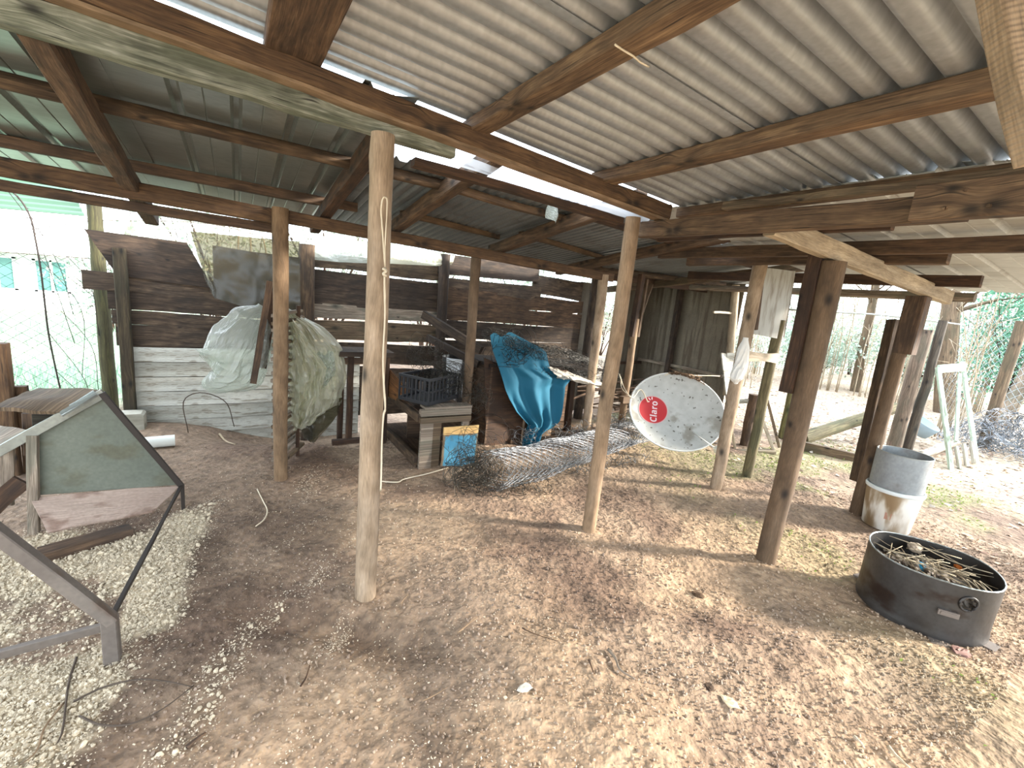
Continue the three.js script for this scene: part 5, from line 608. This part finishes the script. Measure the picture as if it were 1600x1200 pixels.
{ // pale house across the lawn
  const t = T('house', 'white house with a pale roof and a row of windows across the lawn', 'house'), z = -16, x0 = -16, x1 = -3.1, ye = 1.42; const wm = std({ color: 0xe6e8e6, roughness: 0.9 });
  P(t, 'wall', box((x0 + x1) / 2, 0.7, z - 2.5, x1 - x0, 1.44, 5), wm); P(t, 'roof', quadBoard([x0 - 0.4, ye, z + 0.5], [x1 + 0.35, ye, z + 0.5], [x1 + 0.35, 2.75, z - 2.5], [x0 - 0.4, 2.75, z - 2.5], 0.08), std({ color: 0xf0f0ee, roughness: 0.6 })); P(t, 'roof', quadBoard([x0 - 0.4, ye, z - 5.5], [x1 + 0.35, ye, z - 5.5], [x1 + 0.35, 2.75, z - 2.5], [x0 - 0.4, 2.75, z - 2.5], 0.08), std({ color: 0xe6e6e4, roughness: 0.6 }));
  for (const xr of [x1 - 0.02]) P(t, 'gable', (() => { const s = new THREE.Shape([[0, ye - 0.02], [-5, ye - 0.02], [-2.5, 2.68]].map((p) => new THREE.Vector2(...p))), g = new THREE.ExtrudeGeometry(s, { depth: 0.05, bevelEnabled: false }); g.rotateY(-Math.PI / 2); g.rotateY(Math.PI); g.translate(xr, 0, 0); const pp = g.attributes.position; for (let i = 0; i < pp.count; i++) pp.setZ(i, z - Math.abs(pp.getZ(i))); return ni(g); })(), wm);
  const glass = std({ color: 0x5f8f88, roughness: 0.15, metalness: 0.2 }); for (let k = 0; k < 9; k++) { const x = -4.0 - k * 0.95, w = P(t, 'window', join([box(x - 0.3, 0.88, z + 0.02, 0.06, 0.8, 0.06), box(x + 0.3, 0.88, z + 0.02, 0.06, 0.8, 0.06), box(x, 0.88, z + 0.02, 0.05, 0.8, 0.06), box(x, 1.27, z + 0.02, 0.66, 0.06, 0.06), box(x, 0.49, z + 0.02, 0.66, 0.06, 0.06)]), wm); for (const s of [-1, 1]) P(w, 'pane', box(x + s * 0.15, 0.88, z + 0.02, 0.25, 0.74, 0.02), glass); } settle(t);
}
{ const t = T('shed_roof', 'neighbouring shelter with a pale green ribbed metal roof', 'shelter'), a = [-3.388, 2.014, -9.5], b = [-1.953, 2.092, -9.5], c = [-2.544, 2.723, -11.5], d = [-4.047, 2.673, -11.5];
  P(t, 'roof', shell(4, 60, (u, v) => { const p = [0, 1, 2].map((k) => lerp(lerp(a[k], b[k], u), lerp(d[k], c[k], u), v)); p[1] += 0.02 * Math.sign(Math.sin(v * 44)); return p; }, 0.01, { crease: 0.3 }), std({ color: 0x43604b, roughness: 0.7, metalness: 0.1 }));
  for (const [f, q] of [[-0.2, a], [-0.2, d]]) P(t, 'post', pole([q[0] + 0.05, 0, q[2]], [q[0] + 0.05, q[1] - 0.02, q[2]], 0.05, 0.05), MT.old); settle(t); }
{ // chain-link fence
  const t = T('chain_link_fence', 'chain link fence with a mossy round end post, left of the plank wall', 'fence'), W = new Wires(), x1 = -1.14, z = -5.92, x0 = -4.2, H1 = 1.5; const lx = x1 - x0, cw = 0.062;
  for (let k = 0; k < lx / cw - 1; k++) { const pts = []; for (let j = 0; j <= H1 / (cw * 0.75); j++) { const bul = 0.02 * Math.sin(k * 0.3 + j * 0.1); pts.push([x0 + (k + ((j + k) % 2 ? 1 : 0)) * cw, 0.02 + j * cw * 0.75, z + bul + (j % 2 ? 0.003 : -0.003)]); } W.add(pts, 0.0026); }
  P(t, 'mesh', W.geo(), MT.blackIron, 'diamond wire mesh', 'stuff'); P(t, 'post', pole([-1.13, -0.1, -5.9], [-1.14, 2.0, -5.9], 0.062, 0.056, { seed: 401, knots: 6, bend: 0.012 }), wood('old', 0x868e66)); P(t, 'post', pole([-4.2, -0.1, -5.92], [-4.2, 1.9, -5.92], 0.06, 0.055, { seed: 402 }), MT.old);
  const Wb = (pts) => P(t, 'strand', wire(pts, 0.0035, { smooth: 30 }), MT.rustWire); Wb([[-4.2, 1.9, -5.92], [-2.4, 1.72, -5.9], [-1.14, 1.87, -5.88]]); Wb([[-1.14, 1.86, -5.88], [-0.2, 1.98, -6.0], [0.6, 1.88, -6.2], [2.2, 1.9, -6.4]]); Wb([[-1.6, 1.7, -5.9], [-1.14, 1.86, -5.86]]); Wb([[-4.2, 1.5, -5.92], [-2.6, 1.47, -5.9], [-1.14, 1.5, -5.88]]); settle(t);
}
{ const pts = [[-1.683, 2.017, -5.5], [-1.605, 2.013, -5.5], [-1.524, 1.929, -5.5], [-1.474, 1.796, -5.5], [-1.457, 1.617, -5.5], [-1.444, 1.38, -5.5], [-1.44, 1.108, -5.5], [-1.436, 0.828, -5.5], [-1.416, 0.54, -5.5], [-1.387, 0.23, -5.5], [-1.348, -0.08, -5.5]], g = [wire(pts, 0.007, { smooth: 60, n: 5 })], c = new THREE.CatmullRomCurve3(pts.map(V3)), r = rng(8); for (let i = 0; i < 44; i++) { const p = c.getPoint(i / 44), a = r() * 6; g.push(wire([[p.x, p.y, p.z], [p.x + 0.025 * Math.cos(a), p.y + 0.02 * (r() - 0.3), p.z + 0.025 * Math.sin(a)]], 0.004, { n: 3, scale: (t) => 1 - 0.8 * t })); } for (let k = 0; k < 7; k++) { const p = c.getPoint(0.1 + k * 0.12); g.push(wire([[p.x, p.y, p.z], [p.x + 0.1 + 0.2 * r(), p.y - 0.25 - 0.3 * r(), p.z - 0.1], [p.x + 0.15 + 0.2 * r(), Math.max(0, p.y - 0.9 - 0.4 * r()), p.z - 0.12]], 0.003, { smooth: 10, n: 3 })); } one('bramble', 'dark thorny bramble cane arching down in front of the chain link fence', 'plant', g, MT.blackIron); }
{ const g = [], r = rng(19); for (let k = 0; k < 4; k++) { const x = 0.0 + k * 0.16; g.push(wire([[x, 1.0, -6.6], [x + 0.1 * (r() - 0.5), 1.7, -6.6], [x + 0.3 * (r() - 0.4), 2.25, -6.7]], 0.012, { smooth: 10, n: 4 })); } g.push(wire([[0.2, 0, -6.6], [0.15, 1.2, -6.6]], 0.02, { n: 5 })); one('stems', 'bare pale stems standing behind the left planks', 'plant', g, MT.pale); }
const bl = [[-5.2, -9.6, 0.9, 0.5, 0.7, 'low green shrub beyond the chain link fence at the far left', GR], [-2.1, -12.2, 1.0, 0.8, 0.8, 'green shrub between the fence and the house', GR], [-0.2, -9.4, 1.5, 1.45, 1.1, 'pale leafy tree above the left end of the plank wall', PALE], [1.6, -10.2, 1.6, 1.5, 1.1, 'pale leafy tree behind the milky plastic sheet', PALE], [3.6, -9.6, 1.6, 1.3, 1.1, 'pale tree behind the gap right of the front post', PALE], [-4.2, -25, 2.2, 1.9, 1.6, 'yellow-green tree behind the pale house', PALE], [6.2, -9.8, 1.7, 1.4, 1.2, 'dull green tree behind the grey sheet corner', GR], [-8.4, -26, 2.4, 2.1, 1.8, 'green tree behind the left end of the house', GR]];
bl.forEach(([x, z, rx, ry, rz, lab, c], i) => bush(ry > 1.2 ? 'tree' : 'shrub', lab, ry > 1.2 ? 'tree' : 'shrub', [x, 0, z], rx, ry, rz, ry > 1.2 ? 4600 : 1800, 0.075, c, { seed: 700 + i * 3, stems: 7, sr: ry > 1.2 ? 0.04 : 0.015 }));

// ---------------------------------------------------------------- outside, right
post('post', 'broad weathered grey post outside behind the right posts', [[7.763, 0, -2.281], [7.763, 1.643, -2.281]], 0.085, 0.08, wood('old', 0xd9cfca), { seed: 420, bend: 0.01 });
post('post', 'blackened old post with a green top next to the broad grey post', [[7.926, 0, -2.183], [7.926, 1.783, -2.183]], 0.06, 0.05, wood('old', 0x8d8a86), { seed: 421, bend: 0.02 });
one('log', 'greenish log lying slanted behind the right posts', 'log', pole([6.358, 0.08, -2.817], [8.071, 0.507, -2.477], 0.085, 0.08, { seed: 422, knots: 3 }), MT.poleGreen);
one('kerb_plank', 'low kerb plank along the edge of the shed floor on the right', 'board', beam([6.078, 0.03, -2.741], [6.302, 0.03, -2.173], 0.06, 0.14, { up: [0, 1, 0] }), MT.old2);
one('board', 'pale board lying on the litter behind the white bucket', 'board', beam([7.589, 0.04, -1.928], [8.962, 0.1, -1.953], 0.12, 0.03), MT.pale);
one('wire_strand', 'grey rail wire stretched across the trees behind the right posts', 'wire', wire([[6.508, 1.733, -3.427], [7.642, 1.785, -2.732], [8.854, 1.769, -2.211]], 0.012, { smooth: 14 }), MT.slate);
{ const t = T('gate', 'pale mint wooden gate frame with three boards at its foot, leaning outside', 'gate'); const mint = std({ ...TX.paint, color: 0xcfe8dc, roughness: 0.8 }); const bx = (a, b, w, h) => beam(a, b, w, h, { up: [0.4, 0, 0.9], rough: 0.003 });
  P(t, 'stile', bx([7.519, -0.04, -1.605], [7.665, 1.186, -2.038], 0.1, 0.04), mint); P(t, 'stile', bx([8.206, 0.037, -1.554], [8.347, 1.266, -1.991], 0.08, 0.04), mint); P(t, 'rail', bx([7.651, 1.162, -2.029], [8.278, 1.206, -1.936], 0.1, 0.035), mint); P(t, 'brace', bx([7.777, 0.289, -1.7], [8.177, 1.11, -1.941], 0.05, 0.03), mint);
  for (const [a, b] of [[[7.709, -0.049, -1.568], [7.776, 0.225, -1.686]], [[7.897, -0.015, -1.555], [7.97, 0.248, -1.666]], [[8.114, 0.015, -1.547], [8.167, 0.273, -1.645]]]) P(t, 'board', bx(a, b, 0.1, 0.025), MT.paint);
  const W = new Wires(), a = [7.692, 1.138, -2.022], b = [8.325, 1.218, -1.969], c = [8.208, 0.196, -1.602], d = [7.542, 0.113, -1.662]; netting(W, (u, v) => [0, 1, 2].map((k) => lerp(lerp(a[k], b[k], u), lerp(d[k], c[k], u), v)), 0.4, 1.1, 0.045, 0.0016, 61, 0.002); P(t, 'mesh', W.geo(), MT.wire, 'wire mesh', 'stuff'); settle(t); }
{ const t = T('netting_fence', 'bluish netting fence with leaning posts at the far right', 'fence'), W = new Wires(); const a = [10.3, 0, -2.6], b = [8.0, 0, 0.9], f = (u, v) => [lerp(a[0], b[0], u), v * 1.95 + 0.04 * Math.sin(u * 9), lerp(a[2], b[2], u) + 0.05 * Math.sin(u * 14 + v * 3)]; netting(W, f, 4.2, 1.95, 0.06, 0.0026, 71, 0.012); P(t, 'mesh', W.geo(), std({ color: 0xb8d4ea, roughness: 0.5 }), 'bluish netting', 'stuff');
  P(t, 'post', pole([9.565, 0, -1.788], [9.565, 1.902, -1.788], 0.075, 0.07, { seed: 430 }), MT.old2); P(t, 'post', pole([8.6, -0.1, 0.0], [8.55, 2.0, 0.0], 0.06, 0.06, { seed: 431 }), MT.old2); settle(t); }
{ const W = new Wires(), c = [9.381, 0, -1.508]; netting(W, (u, v) => { const a = u * 6.283, r = 0.75 * Math.sin(v * 1.57), k = 0.8 + 0.4 * fb(Math.cos(a) * 2 + 4, Math.sin(a) * 2 + v * 2, 83, 3); return [c[0] + r * k * Math.cos(a), 0.42 * Math.cos(v * 1.5) * k * (1 + 0.4 * Math.sin(a * 3 + v * 6)) + 0.02, c[2] + r * k * Math.sin(a)]; }, 4, 1.2, 0.06, 0.004, 81, 0.05); tangle(W, [c[0], 0.2, c[2]], 0.7, 0.2, 0.6, 260, 82, 0.0035, 1.2); one('netting_heap', 'crumpled heap of pale blue netting on the ground at the far right', 'netting', W.geo(), std({ color: 0xe6f1ff, roughness: 0.6 })); }
{ const g = new THREE.LatheGeometry([[0.001, 0.01], [0.14, 0.01], [0.18, 0.2], [0.17, 0.2], [0.13, 0.03], [0.001, 0.03]].map((p) => new THREE.Vector2(...p)), 24); g.rotateX(0.5); const c = [8.008, 0, -1.903]; g.translate(c[0] + 0.5, 0.16, c[2] - 0.4); one('basin', 'faded blue grey basin tipped among the litter behind the bucket', 'basin', ni(g), std({ color: 0x9db4c4, roughness: 0.6 })); }
function trunk(label, a, b, r0, r1, m, seed) { const t = T('tree', label, 'tree'), r = rng(seed); P(t, 'trunk', pole(a, b, r0, r1, { seed, bend: 0.05, n: 14 }), m); const br = [], tips = []; for (let i = 0; i < 12; i++) { const k = 0.35 + 0.6 * r(), p = [0, 1, 2].map((q) => lerp(a[q], b[q], k)), an = r() * 6.28, L = 0.6 + 1.2 * r(), e = [p[0] + L * Math.cos(an), p[1] + 0.4 + 0.6 * r(), p[2] + L * Math.sin(an)]; br.push(wire([p, [(p[0] + e[0]) / 2, (p[1] + e[1]) / 2 + 0.15 * r(), (p[2] + e[2]) / 2], e], r1 * 0.35, { smooth: 6, n: 5, scale: (q) => 1 - 0.7 * q })); for (let j = 0; j < 4; j++) { const f = 0.4 + 0.5 * r(), s = [0, 1, 2].map((q) => lerp(p[q], e[q], f)); br.push(wire([s, [s[0] + 0.5 * (r() - 0.5), s[1] + 0.5 * r(), s[2] + 0.5 * (r() - 0.5)]], 0.006, { n: 3 })); } } P(t, 'branch', join(br), m); return settle(t); }
trunk('thick blue-grey tree trunk behind the mint gate', [12.764, 0, -3.105], [13.271, 5.326, -4.12], 0.17, 0.14, MT.old2, 441); trunk('slim tree leaning right behind the netting fence', [12.6, 0, -2.2], [13.6, 5.4, -1.8], 0.13, 0.08, MT.old, 442); trunk('pale tree trunk behind the stout leaning post', [11.5, 0, -6.2], [11.7, 5, -6.4], 0.1, 0.06, MT.old, 443); trunk('thin grey tree in the brush left of the mint gate', [13.4, 0, -5.0], [13.2, 5.4, -5.2], 0.11, 0.06, MT.old2, 444);
for (let i = 0; i < 9; i++) { const r = rng(460 + i), x = 9.5 + r() * 5.5, z = -8.2 + i * 0.75, g = [], n = 10; for (let k = 0; k < n; k++) { const a = r() * 6.28, q = 0.25 * r(), L = 1.6 + 1.6 * r(), bx = x + q * Math.cos(a), bz = z + q * Math.sin(a), tx = bx + 0.7 * (r() - 0.5), tz = bz + 0.7 * (r() - 0.5); g.push(wire([[bx, 0, bz], [bx + 0.15 * (r() - 0.5), L * 0.5, bz], [tx, L, tz]], 0.012, { smooth: 8, n: 4, scale: (t) => 1 - 0.7 * t })); for (let j = 0; j < 5; j++) { const f = 0.3 + 0.65 * r(), p = [lerp(bx, tx, f), L * f, lerp(bz, tz, f)]; g.push(wire([p, [p[0] + 0.5 * (r() - 0.5), p[1] + 0.35 * r(), p[2] + 0.5 * (r() - 0.5)]], 0.004, { n: 3 })); } } one('saplings', ['clump of bare saplings in the litter, farthest left behind the right posts', 'clump of bare saplings beside the bamboo pole', 'clump of bare saplings between the stout post and the right post', 'bare saplings above the slanted log', 'bare saplings behind the broad grey post', 'bare saplings just left of the thick trunk', 'bare saplings hidden partly by the mint gate', 'bare saplings behind the netting fence', 'bare saplings at the right edge of the view'][i], 'saplings', g, i % 2 ? MT.saplingA : MT.saplingB); }
[[11.5, -7.6, 1.0, 0.6, 0.9, PALE, 'low pale shrub behind the broken wooden frame'], [13.2, -6.0, 1.2, 0.8, 1.0, GR, 'green shrub in the brush behind the stout leaning post'], [14.5, -4.2, 1.3, 0.9, 1.1, GR, 'grey-green shrub beyond the slanted log'], [15.5, -7.5, 1.8, 1.6, 1.6, PALE, 'pale high thicket at the back of the litter slope'], [17, -4.0, 2.0, 1.9, 1.8, PALE, 'pale high thicket behind the thick trunk'], [13.9, -2.5, 1.2, 1.5, 1.2, DEEP, 'dark evergreen bush at the right edge under the eave'], [12.2, -1.0, 1.0, 0.7, 0.9, GR, 'low green growth behind the netting fence'], [19, -9.5, 2.4, 2.2, 2, PALE, 'high green thicket far behind the hanging panel'], [9.6, -10.5, 1.4, 1.2, 1.2, PALE, 'pale thicket beyond the bright peeled post'], [18, -1.5, 2.2, 2.4, 2.2, GR, 'tall green thicket beyond the evergreen bush'], [15.086, -6.945, 1.3, 0.95, 1.2, PALE, 'pale bramble thicket seen right of the stout post'], [18.254, -7.039, 1.3, 1.1, 1.2, PALE, 'pale thicket seen left of the right post'], [18.867, -5.536, 1.2, 1.2, 1.2, GR, 'mint green thicket behind the broad grey post'], [21.017, -4.194, 1.0, 1.0, 1.0, GR, 'mint green bush right behind the mint gate']].forEach(([x, z, rx, ry, rz, c, lab], i) => bush(ry > 1.4 ? 'thicket' : 'shrub', lab, ry > 1.4 ? 'thicket' : 'shrub', [x, 0, z], rx, ry, rz, 5200, 0.075, c, { seed: 760 + i * 4, stems: 9, sr: 0.02 }));

// ---------------------------------------------------------------- what lies scattered on the ground
const flat = (r) => [(r() - 0.5) * 0.7, r() * 6.28, (r() - 0.5) * 0.7];
const chipGeo = (() => { const g = new THREE.PlaneGeometry(1, 0.5, 3, 1), a = g.attributes.position; for (let i = 0; i < a.count; i++) a.setZ(i, -0.35 * (a.getX(i) ** 2) * 2); g.rotateX(-Math.PI / 2); g.computeVertexNormals(); return g; })();
scatter(null, 'wood_shavings', chipGeo, DRY, 70000, (i, r) => { const x = -1.9 + r() * 3.4, z = -0.4 - r() * 3.4, k = shav(x, z); if (r() > k * 0.9 + 0.015) return null; const [rx, ry, rz] = flat(r), c = 0.5 + 0.25 * r(); return { p: [x, gh(x, z) + 0.006 + 0.006 * r(), z], rx, ry, rz, s: 0.004 + 0.007 * r() * r(), c: [c, c * 0.86, c * 0.64] }; }, { seed: 901, label: 'cream wood shavings scattered over the earth at the left', category: 'wood shavings' });
scatter(null, 'shavings_lumps', new THREE.DodecahedronGeometry(1, 0), DRY, 12000, (i, r) => { const x = -1.7 + r() * 2.0, z = -0.6 - r() * 2.8, k = shav(x, z); if (r() > k - 0.25) return null; const s = 0.003 + 0.009 * r() ** 2, c = 0.75 + 0.4 * r(); return { p: [x, gh(x, z) + 0.003, z], rx: r() * 6, ry: r() * 6, rz: r() * 6, s: [s, s * 0.7, s * (0.7 + 0.7 * r())], c: [0.6 * c, 0.51 * c, 0.37 * c] }; }, { seed: 907, label: 'caked lumps of cream wood shavings inside the hopper frame', category: 'wood shavings' });
scatter(null, 'dirt_flecks', chipGeo, DRY, 9000, (i, r) => { const x = -1 + r() * 6, z = -0.3 - r() * 4.4, [rx, ry, rz] = flat(r), c = 0.3 + 0.5 * r(); return { p: [x, gh(x, z) + 0.006, z], rx, ry, rz, s: 0.003 + 0.005 * r() * r(), c: [c, c * 0.87, c * 0.68] }; }, { seed: 902, label: 'small pale flecks of chaff on the trodden earth', category: 'chaff' });
scatter(null, 'soil_crumbs', new THREE.DodecahedronGeometry(1, 0), DRY, 30000, (i, r) => { const x = -1.2 + r() * 6.2, z = -0.25 - r() * r() * 4.6, k = fb(x * 3, z * 3, 911, 3); if (r() > k * 1.3) return null; const [rx, ry, rz] = [r() * 6, r() * 6, r() * 6], c = 0.75 + 0.5 * r(), s = 0.0018 + 0.0055 * r() ** 3; return { p: [x, gh(x, z) + 0.004, z], rx, ry, rz, s: [s * (0.8 + 0.8 * r()), s * 0.7, s], c: gcol(x, z).map((q) => q * (c - 0.12)) }; }, { seed: 903, label: 'loose crumbs of brown soil over the shed floor', category: 'soil' });
scatter(null, 'dead_leaves', leafGeo(1, 0.6), DRY, 12000, (i, r) => { const x = 4.6 + r() * r() * 12, z = 2.2 - r() * 11; if (r() > litter(x, z) * 0.98 + 0.08) return null; const col = [[0.42, 0.3, 0.2], [0.55, 0.42, 0.3], [0.62, 0.54, 0.44], [0.34, 0.22, 0.16]][Math.floor(r() * 4)], k = 0.7 + 0.6 * r(); return { p: [x, gh(x, z) + 0.012, z], rx: 1.57 + (r() - 0.5) * 0.8, ry: (r() - 0.5) * 0.8, rz: r() * 6.28, s: 0.03 + 0.05 * r(), c: col.map((q) => q * k) }; }, { seed: 904, label: 'brown dead leaves covering the ground outside on the right', category: 'leaves' });
scatter(null, 'weeds', leafGeo(1, 0.7), LEAF, 9000, (i, r) => { const x = 2.4 + r() * 4.6, z = 0.6 - r() * 4.2, k = moss(x, z); if (r() > k * k * 0.5) return null; const g = 0.7 + 0.6 * r(); return { p: [x + 0.02 * (r() - 0.5), gh(x, z) + 0.004, z], rx: 0.9 * (r() - 0.5) + 0.7, ry: r() * 6.28, rz: (r() - 0.5), s: 0.008 + 0.016 * r(), c: [0.24 * g, 0.33 * g, 0.08 * g] }; }, { seed: 905, label: 'low green weeds and moss on the earth round the cut drum', category: 'weeds' });
scatter(null, 'lawn_grass', leafGeo(1, 0.07), LEAF, 16000, (i, r) => { const x = -8 + r() * 7.4, z = -5.5 - r() * r() * 9; if (r() > grassy(x, z)) return null; const g = 0.6 + 0.7 * r(); return { p: [x, gh(x, z), z], rx: (r() - 0.5) * 0.9, ry: r() * 6.28, rz: (r() - 0.5) * 0.9, s: 0.08 + 0.16 * r(), c: [0.42 * g, 0.6 * g, 0.44 * g] }; }, { seed: 906, label: 'bright green grass of the lawn beyond the fence', category: 'grass' });

// things of one kind share a group
const GROUPS = { post: 'posts of the shed and its surroundings', purlin: 'purlins under the roof sheets', rafter: 'rafters of the back roof', rail: 'short dark rails under the right roof', beam: 'main beams of the shed', twig: 'twigs and sticks on the earth', chip: 'small chips on the earth', saplings: 'bare sapling clumps in the litter', shrub: 'shrubs outside the shed', thicket: 'thickets behind the litter slope', tree: 'trees outside the shed', timber: 'loose timbers leaning about', wire_netting: 'heaps of wire netting', plastic_sheet: 'plastic sheets over the wall gaps', paper_ball: 'crumpled lumps in the cut drum', board: 'loose boards' };
for (const o of scene.children) { const g = GROUPS[o.name.replace(/_\d{3}$/, '')]; if (g && o.userData.label && !o.userData.group) o.userData.group = g; }
renderer.render(scene, camera);
